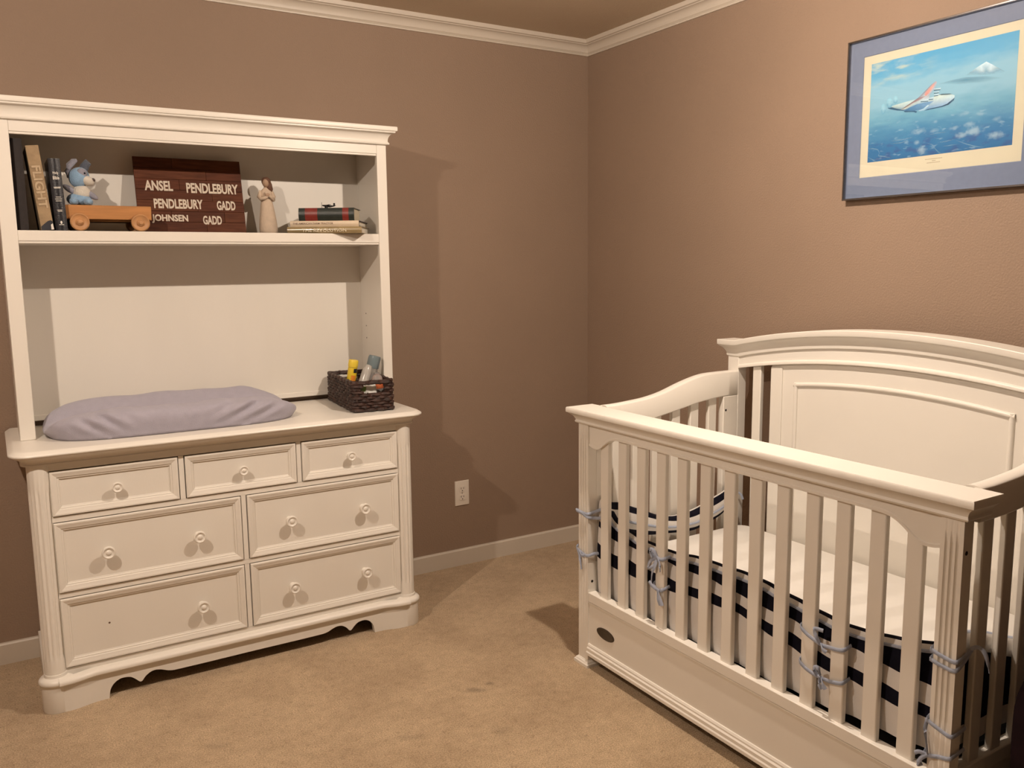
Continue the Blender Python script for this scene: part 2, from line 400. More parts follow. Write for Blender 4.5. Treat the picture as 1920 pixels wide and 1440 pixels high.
# base apron with scalloped lower edge
half = []
zb = .0435
def scal(d):   # d: distance from dresser centre
    e = .461 - d
    tab = [(0, .0), (.004, .026), (.016, .046), (.034, .0575), (.050, .0590), (.068, .055), (.083, .043), (.092, .0335), (.097, .0310), (.102, .0335), (.112, .046), (.130, .0575), (.148, .0595), (.166, .0545), (.184, .0470), (.205, zb), (.47, zb)]
    return interp(tab, e)
ds = [-.590, -.575, -.560, -.545, -.530, -.515, -.500, -.480, -.4615] + [lerp(-.461, .461, i / 220) for i in range(221)] + [.4615, .480, .500, .515, .530, .545, .560, .575, .590]
def apy(d): return -.4775 - .0185 * smooth((abs(d) - .485) / .085)
mb = MB(); mb.loft([[(DC + d, apy(d), scal(abs(d)) if abs(d) <= .461 else 0), (DC + d, apy(d), .092), (DC + d, -.456, .092), (DC + d, -.456, scal(abs(d)) if abs(d) <= .461 else 0)] for d in ds])
mb.build('apron', W_, t, ang=30)
mb = MB()
bprof = [(0, .090), (.010, .090), (.0135, .094), (.0140, .099), (.0125, .104), (.009, .1075), (.004, .1105), (-.004, .1125), (-.012, .113), (-.012, .090)]
# s-curved transition to the feet
path = [(DC - .600, -.498)] + [(DC - .575 + .090 * i / 12, -.4965 + .0190 * smooth(i / 12)) for i in range(13)]
path = path + [(2 * DC - x, y) for x, y in path[::-1]]
mb.sweep(bprof, path); mb.build('base_moulding', W_, t, ang=35)
for sx in (-1, 1):
    x = DC + sx * .628
    mb = MB(); mb.box(x - .009, x + .009, -.44, -.016, 0.0, .10); mb.build('side_base', W_, t, bevel=.002)

# ================================================================== HUTCH
t = thing('hutch', 'white open hutch with one shelf standing on the dresser', 'hutch', (DC, -.15, .842))
hl, hr, hy = -2.4612, -1.1755, -.2987
zt = .8422
mb = MB(); mb.box(hl, hl + .016, hy + .018, -.006, zt, 1.86); mb.build('side_panel', W_, t, bevel=.0015)
mb = MB(); mb.box(hr - .0145, hr, hy + .018, -.006, zt, 1.86); mb.build('side_panel', W_, t, bevel=.0015)
mb = MB(); mb.box(hl, -2.4165, hy, hy + .020, zt, 1.845); mb.build('post', W_, t, bevel=.002)
mb = MB(); mb.box(-1.2145, hr, hy, hy + .020, zt, 1.845); mb.build('post', W_, t, bevel=.002)
mb = MB(); mb.box(hl + .016, hr - .0145, -.024, -.016, .868, 1.86); mb.build('back_panel', W_, t)
mb = MB(); mb.box(hl + .016, hr - .0145, -.030, -.016, .861, .880); mb.build('bottom_rail', W_, t, bevel=.002)
mb = MB(); mb.box(-2.4165, -1.2145, hy + .001, hy + .020, 1.8035, 1.845); mb.box(-2.4165, -1.2145, hy + .0035, hy + .018, 1.796, 1.8035); mb.build('header', W_, t, bevel=.0015)
mb = MB(); mb.box(hl + .016, hr - .0145, hy + .02, -.016, 1.843, 1.86); mb.build('top_board', W_, t)
mb = MB(); mb.box(-2.4165, -1.2145, hy + .002, -.024, 1.4715, 1.5045); mb.box(-2.4165, -1.2145, hy + .005, -.024, 1.464, 1.4715); mb.box(hl + .0165, hr - .015, hy + .021, -.024, 1.466, 1.5045); mb.build('shelf', W_, t, bevel=.0015)
mb = MB()
hp = [(0, 1.8365), (.004, 1.8365), (.0095, 1.839), (.0105, 1.843), (.008, 1.8465), (.0055, 1.849), (.0055, 1.852)]
for i in range(9):
    a = PI / 2 * i / 8
    hp.append((.0055 + .021 * (1 - math.cos(a)), 1.852 + .028 * math.sin(a)))
hp += [(.0285, 1.882), (.0285, 1.8855), (.0335, 1.887), (.0345, 1.890), (.0345, 1.9005), (.033, 1.903), (-.02, 1.903), (-.02, 1.8365)]
mb.sweep(hp, [(hl, -.006), (hl, hy), (hr, hy), (hr, -.006)])
mb.box(hl, hr, hy, -.006, 1.894, 1.903)
# sweep goes outward on the right of travel: travelling +x along the front puts 'out' at -y
mb.build('crown', W_, t, ang=35)
for k in range(3):
    mb = MB(); mb.lathe([(.001, hr - .0152), (.0028, hr - .0150), (.0028, hr - .0130), (.001, hr - .0130)], (0, -.075, 1.19 - .05 * k), 'x', 8)
    mb.build('pin_hole', M['hole'], t)

# ================================================================== CHANGING PAD
def make_pad():
    cx, cy, hx, hy_ = -1.982, -.2480, .414, .197
    z0 = .8428; NA, NT = 420, 40
    def plan_pt(a, k):
        c_, s_ = math.cos(a), math.sin(a); p = 2 / 4.2
        return (cx + hx * k * math.copysign(abs(c_) ** p, c_), cy + hy_ * k * math.copysign(abs(s_) ** (2 / 3.0), s_))
    rings = []
    for t_ in range(NT + 1):
        u = t_ / NT; ring = []
        for j in range(NA):
            a = 2 * PI * j / NA
            if u < .40:                       # side wall: bulges out, then rolls over the top
                q = u / .40; ang = PI * .5 * q
                k = .955 + .045 * math.sin(PI * min(1, q * 1.15)) - .06 * q ** 3; hz = (1 - (1 - q) ** 1.7) * .90
            else:
                q = (u - .40) / .60; k = .895 * (1 - q) + .001; hz = .90 + .10 * math.sin(PI * min(1, q * 2.4)) if q < .417 else .90
            x, y = plan_pt(a, k)
            ux, vy = (x - cx) / hx, (y - cy) / hy_
            crest = .036 + .053 * smooth((abs(vy) - .12) / .52)             # long raised sides, valley between
            endf = 1 - (.30 if ux > 0 else .16) * smooth((abs(ux) - .60) / .42)
            if vy > 0: crest *= 1.06
            hgt = crest * endf * hz
            z = z0 + .001 + hgt
            # loose cloth folds on the front side near both corners, plus soft waves
            if vy < -.1 and .02 < u < .75:
                w_ = math.sin(PI * min(1, u / .62)) * min(1, (-vy - .1) * 1.6)
                fa = math.exp(-((ux + .60) / .17) ** 2); fb = math.exp(-((ux - .52) / .26) ** 2)
                rel = hgt / .09
                f1 = fa * math.sin(38 * (ux + .30 * rel)); f2 = fb * math.sin(26 * (ux - .50 * rel))
                d = (.0095 * f1 + .0105 * f2) * w_
                y -= d; z += d * .35
            z += .0022 * math.sin(9 * ux + 2 * vy) * min(1, u * 2) + .0015 * math.sin(17 * ux - 5 * vy) * min(1, u * 2)
            ring.append((x, y, max(z0, z)))
        rings.append(ring)
    mb = MB(); mb.loft(rings); return mb.build('changing_pad', M['pad'], ang=80)
tag(make_pad(), 'lavender grey cloth-covered contoured changing pad lying on the dresser', 'changing pad')

# ================================================================== WICKER BASKET
bc = Vector((-1.2975, -.2500, .8448))
t = thing('wicker_basket', 'dark brown woven wicker basket with handle holes on the dresser', 'basket', tuple(bc))
ba = math.radians(-5.0)
ex, ey = Vector((math.cos(ba), math.sin(ba), 0)), Vector((-math.sin(ba), math.cos(ba), 0))
ex, ey = Vector((.9962, -.087, 0)), Vector((.087, .9962, 0))
BW, BD, BH = .0755, .181, .112
def bpt(u, v, h): return bc + ex * u + ey * v + Vector((0, 0, h))
def rrect(hw, hd, rad, n):
    """points around a rounded rectangle with (u, v, nx, ny, s)"""
    segs = []
    L = [2 * (hw - rad), 2 * (hd - rad)]; arc = PI / 2 * rad
    tot = 2 * (L[0] + L[1]) + 4 * arc
    out = []
    for i in range(n):
        s_ = tot * i / n; q = s_
        for side in range(4):
            l = L[side % 2]
            dirs = [((1, 0), (0, -1)), ((0, 1), (1, 0)), ((-1, 0), (0, 1)), ((0, -1), (-1, 0))][side]
            st = [(-hw + rad, -hd), (hw, -hd + rad), (hw - rad, hd), (-hw, hd - rad)][side]
            if q <= l:
                out.append((st[0] + dirs[0][0] * q, st[1] + dirs[0][1] * q, dirs[1][0], dirs[1][1], s_, side)); break
            q -= l
            if q <= arc:
                an = q / rad; cc = [(hw - rad, -hd + rad), (hw - rad, hd - rad), (-hw + rad, hd - rad), (-hw + rad, -hd + rad)][side]
                a0 = [-PI / 2, 0, PI / 2, PI][side] + an
                out.append((cc[0] + rad * math.cos(a0), cc[1] + rad * math.sin(a0), math.cos(a0), math.sin(a0), s_, -1)); break
            q -= arc
    return out
rows = 10
for k in range(rows):
    h = .007 + (BH - .013) * k / (rows - 1)
    wob = R_.uniform(-.002, .002)
    pts = rrect(BW, BD, .012, 132)
    def wp(p):
        u, v, nx_, ny_, s_, side = p
        d = .0042 * math.sin(s_ / .0215 * PI + k * PI) + R_.uniform(-.0009, .0009)
        return bpt(u + nx_ * d + 0, v + ny_ * d, h + R_.uniform(-.0012, .0012))
    hole = k in (6, 7, 8)
    runs = []
    if hole:
        run = []; 
        order = pts
        for p in order:
            inhole = p[5] in (0, 2) and abs(p[0]) < (.036 if k != 7 else .041)
            if inhole:
                if run: runs.append(run); run = []
            else: run.append(p)
        if run: runs[0] = run + runs[0]
        for r_ in runs:
            MB().tube([wp(p) for p in r_], [.0070 + R_.uniform(-.0008, .0008) for _ in r_], 6).build('woven_strand', M['wick'], t)
    else:
        MB().tube([wp(p) for p in pts], [.0071 + R_.uniform(-.0009, .0009) for _ in pts], 6, closed=True).build('woven_strand', M['wick'], t)
    if k == rows - 1 or k == 3:
        MB().tube([wp(p) + Vector((0, 0, .004)) for p in pts], .0062, 6, closed=True).build('woven_strand', M['wick'], t)
for i, p in enumerate(rrect(BW - .003, BD - .003, .010, 24)):
    top = BH if not (p[5] in (0, 2) and abs(p[0]) < .034) else .070
    MB().tube([bpt(p[0], p[1], .002), bpt(p[0], p[1], top)], .0032, 5).build('stake', M['wick'], t)
mb = MB(); mb.add([bpt(-BW + .003, -BD + .003, .003), bpt(BW - .003, -BD + .003, .003), bpt(BW - .003, BD - .003, .003), bpt(-BW + .003, BD - .003, .003),
                   bpt(-BW + .003, -BD + .003, .009), bpt(BW - .003, -BD + .003, .009), bpt(BW - .003, BD - .003, .009), bpt(-BW + .003, BD - .003, .009)],
                  [(3, 2, 1, 0), (4, 5, 6, 7), (0, 1, 5, 4), (1, 2, 6, 5), (2, 3, 7, 6), (3, 0, 4, 7)]); mb.build('bottom_panel', M['wick'], t)
# things in the basket
def place(loc, rx=0, ry=0, rz=0): return Matrix.Translation(loc) @ Euler((rx, ry, rz)).to_matrix().to_4x4()
zb_ = .8560
T = place((-1.350, -.262, zb_), math.radians(4), math.radians(8), 0)
t = thing('yellow_tube', 'bright yellow baby care tube leaning in the wicker basket', 'tube', (-1.35, -.262, zb_))
mb = MB(); mb.lathe([(.001, 0), (.017, .001), (.0180, .01), (.0180, .138), (.0168, .142)], T=T, n=20); mb.build('body', mat('yellow_plastic', (.75, .54, .03), .4, var=.05, vscale=30), t)
mb = MB(); mb.lathe([(.0186, .1425), (.0190, .146), (.0190, .166), (.0175, .170), (.001, .170)], T=T, n=20); mb.build('cap', mat('yellow_cap', (.82, .62, .06), .4, var=.03, vscale=30), t)
mb = MB()
for k in range(5):
    pass
mb.add([(.0186 * math.sin(a), -.0186 * math.cos(a), h) for h in (.122, .138) for a in (-.1, .2, .5, .8)], [(0, 1, 5, 4), (1, 2, 6, 5), (2, 3, 7, 6)], T=T); mb.build('label', mat('dark_print', (.02, .02, .03), .5, var=.2, vscale=80), t)
mb = MB(); mb.add([(.0186 * math.sin(a), -.0186 * math.cos(a), h) for h in (.078, .112) for a in (-.5, -.2, .2, .5)], [(0, 1, 5, 4), (1, 2, 6, 5), (2, 3, 7, 6)], T=T); mb.build('label', mat('orange_print', (.80, .28, .03), .5, var=.2, vscale=80), t)
T = place((-1.300, -.300, zb_), math.radians(6), math.radians(14), .3)
t = thing('clear_bottle', 'clear plastic baby bottle with smoky blue cap leaning in the basket', 'bottle', (-1.30, -.30, zb_))
CL = glassy('clear_plastic', (.93, .95, .95, 1), .06, .45, (.55, .54, .52, 1))
mb = MB(); mb.lathe([(.001, 0), (.023, .001), (.025, .008), (.025, .105), (.0235, .128), (.0222, .140)], T=T); mb.build('body', CL, t)
mb = MB(); mb.lathe([(.0236, .140), (.0245, .143), (.0245, .180), (.022, .1885), (.001, .1900)], T=T); mb.build('cap', glassy('smoky_blue_cap', (.62, .72, .76, 1), .12, .62, (.24, .31, .34, 1)), t)
T = place((-1.356, -.362, zb_ + .006), math.radians(-8), math.radians(24), .0)
t = thing('tilted_bottle', 'frosted see-through bottle tilted across the middle of the basket', 'bottle', (-1.356, -.362, zb_))
mb = MB(); mb.lathe([(.001, 0), (.016, .001), (.0185, .007), (.0190, .120), (.0185, .140), (.015, .152), (.0125, .160), (.001, .162)], T=T); mb.build('body', glassy('frosted_plastic', (.92, .93, .92, 1), .15, .62, (.60, .58, .54, 1)), t)
T = place((-1.266, -.362, zb_), math.radians(3), math.radians(-3), 0)
t = thing('lotion_bottle', 'small clear bottle with an orange band low in the basket', 'bottle', (-1.266, -.362, zb_))
mb = MB(); mb.lathe([(.001, 0), (.022, .001), (.0235, .006), (.0235, .085), (.0215, .098), (.0185, .110), (.011, .117), (.010, .124), (.001, .124)], T=T); mb.build('body', CL, t)
mb = MB(); mb.lathe([(.0238, .066), (.0241, .067), (.0241, .086), (.0238, .087)], T=T); mb.build('label', mat('orange_band', (.62, .16, .06), .5, var=.15, vscale=60), t)
t = thing('white_packet', 'white packet with green print behind the front handle hole of the basket', 'packet', (-1.322, -.402, zb_))
T = place((-1.322, -.398, zb_), math.radians(-6), 0, math.radians(-6))
def rbox(mb, sx, sy, sz, T, n=10, p=4.0):
    def fn(q):
        return q
    rings = []
    for i in range(1, n):
        th = PI * i / n
        ring = []
        for j in range(n * 2):
            ph = 2 * PI * j / (n * 2)
            f = lambda c: math.copysign(abs(c) ** (2 / p), c)
            ring.append((sx * f(math.sin(th)) * f(math.cos(ph)), sy * f(math.sin(th)) * f(math.sin(ph)), sz - sz * f(math.cos(th))))
        rings.append(ring)
    mb.loft(rings, T=T)
mb = MB(); rbox(mb, .034, .016, .048, T); mb.build('body', mat('white_wrap', (.80, .80, .76), .4, var=.06, vscale=60), t, ang=60)
mb = MB(); mb.add([(-.028, -.0163, .060), (-.012, -.0166, .060), (-.008, -.0166, .076), (-.028, -.0163, .084)], [(0, 1, 2, 3)], T=T); mb.build('label', mat('green_print', (.22, .36, .10), .5, var=.2, vscale=90), t)

# ================================================================== SHELF THINGS
ZS = 1.5050
def book(name, label, L, D, TH, T, cover, pages, group=None, spine_round=.004, loc=None, hard=.002, lay=True):
    """local frame: x along the spine, y from spine (0) to fore-edge (D), z thickness"""
    loc = T @ Vector((L / 2, D / 2, 0))
    t = thing(name, label, 'book', tuple(loc), group)
    # cover: two boards and a rounded spine
    mb = MB(); prof = [(D, 0), (D, hard), (.006, hard)]
    prof = [(D, 0)] + [(.002, 0)] + [(-spine_round * math.sin(PI * i / 8) - .0005, TH * (i / 8)) for i in range(9)] + [(.002, TH), (D, TH), (D, TH - hard), (hard + .001, TH - hard), (hard + .001, hard), (D, hard)]
    mb.loft([[(x, u, v) for u, v in prof] for x in (0, L)], T=T); mb.build('cover', cover, t, ang=50)
    mb = MB(); mb.box(.004, L - .004, hard + .0012, D - .004, hard, TH - hard, T=T); mb.build('pages', pages, t)
    return t
PG = mat('book_pages', (.62, .54, .40), .9, var=.25, vscale=300, stretch=(1, 1, 12))
PGW = mat('white_book_pages', (.72, .66, .55), .9, var=.2, vscale=300, stretch=(1, 1, 12))
def stand(x, y, z, lean=0, yaw=0):
    """book standing with the spine to the room: local x up, local y into the shelf, local z to the right (+x)"""
    B = Matrix(((0, 0, 1, 0), (0, 1, 0, 0), (1, 0, 0, 0), (0, 0, 0, 1)))
    B = Matrix(((0, 0, 1), (0, 1, 0), (1, 0, 0))).to_4x4()
    return Matrix.Translation((x, y, z)) @ Euler((0, lean, yaw)).to_matrix().to_4x4() @ B
WHT = mat('white_print', (.75, .72, .66), .6, var=.1, vscale=60)
book('dark_book', 'tall blackish brown book standing at the far left of the shelf', .282, .19, .031, stand(-2.4140, -.262, ZS), mat('dark_brown_cloth', (.017, .010, .009), .7, var=.3, vscale=60, bump=.2, bscale=500), PG)
Tb = stand(-2.3490, -.268, ZS, math.radians(-5.6))
tf = book('tan_book', 'worn tan book with faded vertical title leaning left on the shelf', .262, .19, .036, Tb, mat('tan_jacket', (.36, .255, .145), .75, var=.25, vscale=45, bump=.15, bscale=200), PG, spine_round=.003)
mb = MB(); R3 = Tb.to_3x3()
addtext(mb, 'FLIGHT', Tb @ Vector((.200, -.0046, .0055)), R3 @ Vector((-1, 0, 0)), R3 @ Vector((0, 0, 1)), R3 @ Vector((0, -1, 0)), .132, .0255, bold=.03)
mb.build('title', mat('faded_print', (.50, .385, .25), .7, var=.2, vscale=90), tf)
mb = MB()
mb.add([Tb @ Vector(p) for p in [(.0005, -.0044, .0004), (.0005, -.0044, .0356), (.026, -.0046, .0356), (.030, -.0046, .030), (.028, -.0046, .022), (.021, -.0046, .012), (.012, -.0046, .0004)]], [tuple(range(7))])
mb.build('torn_base', mat('navy_board', (.030, .032, .042), .8, var=.2, vscale=60), tf)
mb = MB(); mb.add([Tb @ Vector(p) for p in [(.0008, -.0050, .028), (.0008, -.0050, .0355), (.020, -.0050, .0345), (.016, -.0050, .029)]], [(0, 1, 2, 3)]); mb.build('torn_scrap', WHT, tf)
Tb = stand(-2.3080, -.262, ZS, math.radians(-2.0))
tb = book('black_book', 'shorter black leather book with white spine lettering beside the tan book', .226, .165, .0345, Tb, mat('black_leather', (.010, .010, .015), .35, var=.2, vscale=90, bump=.2, bscale=300), PG, spine_round=.006)
mb = MB(); eu = Tb.to_3x3() @ Vector((0, 0, 1)); ev = Tb.to_3x3() @ Vector((1, 0, 0)); en = Tb.to_3x3() @ Vector((0, -1, 0))
def sp(u, z): return Tb @ Vector((u, -.0075, z))
addtext(mb, 'Holy', sp(.1745, .0095), eu, ev, en, .016, .0105, bold=.02); addtext(mb, 'Bible', sp(.160, .0085), eu, ev, en, .018, .0105, bold=.02)
for u, w_ in ((.1355, .020), (.1325, .018), (.1045, .015), (.0985, .019), (.0925, .017), (.064, .014), (.060, .013), (.018, .014)):
    mb.add([sp(u, .0175 - w_ / 2), sp(u, .0175 + w_ / 2), sp(u + .0016, .0175 + w_ / 2), sp(u + .0016, .0175 - w_ / 2)], [(0, 1, 2, 3)])
mb.add([sp(.026 + .005 * math.cos(2 * PI * k / 10), .0175 + .003 * math.sin(2 * PI * k / 10)) for k in range(10)], [tuple(range(10))])
mb.build('title', WHT, tb)

# ---- wooden wagon
WOOD = mat('orange_wood', (.50, .225, .070), .5, var=.22, vscale=14, bump=.08, bscale=120, stretch=(.5, 6, 6))
WOODL = mat('light_wood_wheel', (.52, .27, .115), .5, var=.18, vscale=40, bump=.05, bscale=120)
t = thing('toy_wagon', 'orange wooden toy flatbed wagon on four wheels on the shelf', 'toy wagon', (-2.142, -.18, ZS))
mb = MB(); mb.box(-2.279, -2.015, -.235, -.125, 1.5445, 1.5905); mb.build('bed', WOOD, t, bevel=.002)
mb = MB(); mb.box(-2.266, -2.030, -.222, -.138, 1.5385, 1.5445); mb.build('chassis', WOOD, t, bevel=.001)
for wx in (-2.2365, -2.0530):
    mb = MB(); mb.lathe([(.001, -.262), (.006, -.261), (.006, -.098), (.001, -.098)], (wx, 0, ZS + .0295), 'y', 12); mb.build('axle', WOODL, t)
    for (y0, y1) in ((-.256, -.236), (-.124, -.104)):
        mb = MB(); r = .0293
        mb.lathe([(.002, y0 + .003), (.010, y0 + .002), (.0115, y0 + .004), (.013, y0 + .0055), (.021, y0 + .0045), (r - .004, y0 + .001), (r - .001, y0 + .003), (r, y0 + .007), (r, y1 - .006), (r - .002, y1 - .001), (.002, y1)], (wx, 0, ZS + .0295), 'y', 32)
        mb.build('wheel', WOODL, t)
# ---- plush dog
BL = mat('light_blue_plush', (.27, .42, .60), .95, var=.1, vscale=70, bump=.6, bscale=300, spec=.05, sheen=.3)
GR = mat('grey_plush', (.30, .30, .36), .95, var=.12, vscale=70, bump=.6, bscale=300, spec=.05, sheen=.3)
DG = mat('dark_grey_plush', (.12, .135, .17), .95, var=.12, vscale=70, bump=.6, bscale=300, spec=.05, sheen=.2)
WH = mat('white_plush', (.66, .62, .55), .95, var=.08, vscale=70, bump=.6, bscale=300, spec=.05, sheen=.3)
px, py, pz = -2.225, -.180, 1.5905
t = thing('plush_puppy', 'small light blue plush puppy with grey ears sitting on the toy wagon', 'plush toy', (px, py, pz))
def E3(c, r, rx=0, ry=0, rz=0): return Matrix.Translation(c) @ Euler((rx, ry, rz)).to_matrix().to_4x4() @ Matrix.Diagonal((*r, 1))
def blob(nm, m, c, r, rx=0, ry=0, rz=0, fn=None):
    mb = MB(); mb.ell((0, 0, 0), (1, 1, 1), 24, 16, T=E3(c, r, rx, ry, rz), fn=fn); return mb.build(nm, m, t, ang=80)
blob('lower_body', BL, (px - .002, py, pz + .021), (.038, .033, .0225))
blob('chest', WH, (px + .006, py - .004, pz + .042), (.029, .027, .026))
blob('leg', BL, (px - .022, py - .034, pz + .012), (.014, .022, .0125)); blob('leg', BL, (px + .022, py - .032, pz + .012), (.014, .022, .0125))
blob('arm', GR, (px - .030, py - .010, pz + .053), (.010, .011, .022), 0, math.radians(-55), 0)
blob('arm', GR, (px + .034, py - .012, pz + .036), (.010, .010, .024), 0, math.radians(125), 0)
hd = blob('head', BL, (px + .002, py - .004, pz + .092), (.031, .029, .034), 0, math.radians(28), 0)
mb = MB(); mb.ell((0, 0, 0), (1, 1, 1), 20, 12, T=E3((px + .024, py - .014, pz + .082), (.024, .019, .016), 0, math.radians(24), 0)); mb.build('muzzle', WH, hd, ang=80)
mb = MB(); mb.ell((0, 0, 0), (1, 1, 1), 14, 8, T=E3((px + .042, py - .020, pz + .084), (.0065, .006, .0065))); mb.build('nose', mat('brown_nose', (.07, .045, .035), .6, var=.1, vscale=50), hd, ang=80)
mb = MB(); mb.ell((0, 0, 0), (1, 1, 1), 18, 10, T=E3((px + .010, py - .0235, pz + .105), (.0165, .0085, .0150), 0, math.radians(30), 0)); mb.build('eye_patch', GR, hd, ang=80)
mb = MB(); mb.ell((0, 0, 0), (1, 1, 1), 10, 6, T=E3((px + .017, py - .031, pz + .104), (.003, .0022, .003))); mb.build('eye', M['navy'], hd, ang=80)
mb = MB(); pts = [(px - .024, py + .004, pz + .092), (px - .030, py + .002, pz + .112), (px - .024, py, pz + .130), (px - .010, py - .002, pz + .144), (px + .000, py - .004, pz + .148)]
mb.tube(pts, [.010, .0125, .0115, .010, .005], 12, flat=.7); mb.build('ear', GR, hd, ang=80)
mb = MB(); pts = [(px + .012, py + .012, pz + .112), (px + .022, py + .012, pz + .128), (px + .030, py + .008, pz + .138), (px + .036, py + .004, pz + .132)]
mb.tube(pts, [.012, .016, .017, .009], 12, flat=.7); mb.build('ear', DG, hd, ang=80)

# ---- wooden name sign leaning on the back panel
t = thing('wooden_sign', 'dark brown plank sign with white capital lettering leaning behind the wagon', 'sign', (-1.855, -.10, ZS))
S0, S1, SH = -2.0390, -1.6690, .2720; lean = math.radians(11.5)
su = Vector((1, 0, 0)); sv = Vector((0, math.sin(lean), math.cos(lean))); sn = Vector((0, -math.cos(lean), math.sin(lean)))
so = Vector((S0, -.100, ZS + .0005))
def SP(u, v, n=0): return so + su * (u * (S1 - S0)) + sv * (v * SH) + sn * n
ROWS = 7
sm = []
for k, (c, c2) in enumerate([((.110, .036, .017), (.066, .021, .011)), ((.132, .044, .020), (.080, .026, .012)), ((.120, .038, .018), (.070, .022, .011))]):
    sm.append(mat('stained_plank_%s' % 'abc'[k], c, .65, col2=c2, vscale=9, bump=.08, bscale=60, stretch=(1.5, 14, 14), detail=6, spec=.2))
def slab(mb, u0, u1, v0, v1, n0, n1):
    mb.add([SP(u0, v0, n0), SP(u1, v0, n0), SP(u1, v1, n0), SP(u0, v1, n0), SP(u0, v0, n1), SP(u1, v0, n1), SP(u1, v1, n1), SP(u0, v1, n1)],
           [(3, 2, 1, 0), (4, 5, 6, 7), (0, 1, 5, 4), (1, 2, 6, 5), (2, 3, 7, 6), (3, 0, 4, 7)])
mb = MB(); slab(mb, 0.004, .996, 0.003, .997, 0, .010); mb.build('backing_board', sm[0], t)
cuts = [(.62,), (.30, .80), (.55,), (.70,), (.40,), (.66,), (.35,)]
for k in range(ROWS):
    us = [0] + list(cuts[k]) + [1]
    for j, (a, b) in enumerate(zip(us, us[1:])):
        mb = MB(); slab(mb, a + (.0008 if a else 0), b - (.0008 if b < 1 else 0), k / ROWS + .0014, (k + 1) / ROWS - .0014, .010, .0185 + R_.uniform(0, .0008)); mb.build('plank', sm[(k * 2 + j) % 3], t, bevel=.0006, seg=1)
LT = mat('cream_lettering', (.70, .61, .50), .7, var=.1, vscale=60)
for s_, u0, u1, v0, v1 in (('ANSEL', .082, .338, .552, .688), ('PENDLEBURY', .462, .958, .535, .672), ('PENDLEBURY', .150, .602, .318, .447), ('GADD', .735, .915, .312, .440), ('JOHNSEN', .118, .450, .122, .238), ('GADD', .588, .768, .112, .232)):
    mb = MB(); addtext(mb, s_, SP(u0, v0, .0196), su, sv, sn, (u1 - u0) * (S1 - S0), (v1 - v0) * SH, bold=.035, th=.0004); mb.build('lettering', LT, t)

# ---- carved figurine
fx, fy = -1.582, -.105
CR = mat('cream_carved_resin', (.62, .49, .37), .7, var=.12, vscale=50, bump=.25, bscale=90)
HA = mat('brown_carved_hair', (.16, .075, .045), .7, var=.25, vscale=60, bump=.25, bscale=120)
FL = mat('tan_carved_skin', (.46, .31, .21), .7, var=.1, vscale=50)
t = thing('figurine', 'cream carved figurine of a woman with folded arms on the shelf', 'figurine', (fx, fy, ZS))
mb = MB()
pr = [(.030, 0), (.0335, .004), (.0345, .022), (.0325, .050), (.0285, .080), (.0245, .105), (.0215, .122), (.0200, .134), (.0205, .142), (.0225, .152), (.0205, .162), (.0120, .170), (.0075, .174), (.0070, .182)]
rings = [[(fx + r * 1.0 * math.cos(a) - .004 * (h / .18), fy + r * .74 * math.sin(a), ZS + h) for a in [2 * PI * i / 28 for i in range(28)]] for r, h in pr]
mb.loft(rings); mb.build('gown', CR, t, ang=70)
mb = MB(); mb.ell((0, 0, 0), (1, 1, 1), 20, 14, T=E3((fx - .005, fy - .006, ZS + .192), (.0128, .0135, .0165), math.radians(14), math.radians(-6), 0)); h_ = mb.build('head', FL, t, ang=80)
mb = MB(); mb.ell((0, 0, 0), (1, 1, 1), 20, 14, T=E3((fx - .002, fy - .0015, ZS + .1975), (.0170, .0165, .0170), 0, math.radians(-8), 0)); mb.tube([(fx + .000, fy + .003, ZS + .198), (fx + .008, fy - .002, ZS + .182), (fx + .012, fy - .002, ZS + .168), (fx + .013, fy + .001, ZS + .155)], [.0150, .0125, .0105, .0050], 12); mb.build('hair', HA, h_, ang=80)
for sx, z1 in ((-1, .143), (1, .150)):
    mb = MB(); mb.tube([(fx - .003 + sx * .019, fy + .002, ZS + .161), (fx - .004 + sx * .0275, fy - .003, ZS + .140), (fx - .003 + sx * .023, fy - .013, ZS + .130), (fx - .004 + sx * .006, fy - .021, ZS + z1 - .006), (fx - .004 - sx * .009, fy - .020, ZS + z1 + .006)], [.0085, .0085, .0078, .0062, .0045], 10); mb.build('arm', CR, t, ang=80)
mb = MB(); mb.ell((0, 0, 0), (1, 1, 1), 12, 8, T=E3((fx - .004, fy - .023, ZS + .146), (.010, .005, .0075))); mb.build('hands', FL, t, ang=80)

# ---- stack of lying books, turned so that one corner pokes out over the shelf edge
def lie(x, y, z, yaw):
    """spine along local x facing -y after yaw; right spine end at (x, y)"""
    return Matrix.Translation((x, y, z)) @ Matrix.Rotation(yaw, 4, 'Z')
yaw = math.radians(-31)
def lb(L, xr, yr, z): return lie(xr, yr, z, yaw) @ Matrix.Translation((-L, 0, 0))
gp = 'books lying stacked on the hutch shelf'
Tb = lb(.276, -1.306, -.352, ZS)
t1 = book('gold_book', 'thick gold and silver jacketed book at the bottom of the stack', .276, .178, .0245, Tb, mat('gold_jacket', (.36, .27, .135), .22, var=.35, vscale=14, spec=.8, coat=.3), PGW, gp, spine_round=.004)
mb = MB(); R3 = Tb.to_3x3(); addtext(mb, 'THE REVOLUTION', Tb @ Vector((.055, -.0055, .0055)), R3 @ Vector((1, 0, 0)), R3 @ Vector((0, 0, 1)), R3 @ Vector((0, -1, 0)), .165, .013, bold=.015); mb.build('title', mat('pale_gold_print', (.72, .63, .45), .3, var=.1, vscale=60), t1)
Tb = lb(.255, -1.310, -.346, ZS + .0465 + .0003) if False else lb(.255, -1.312, -.342, ZS + .0250)
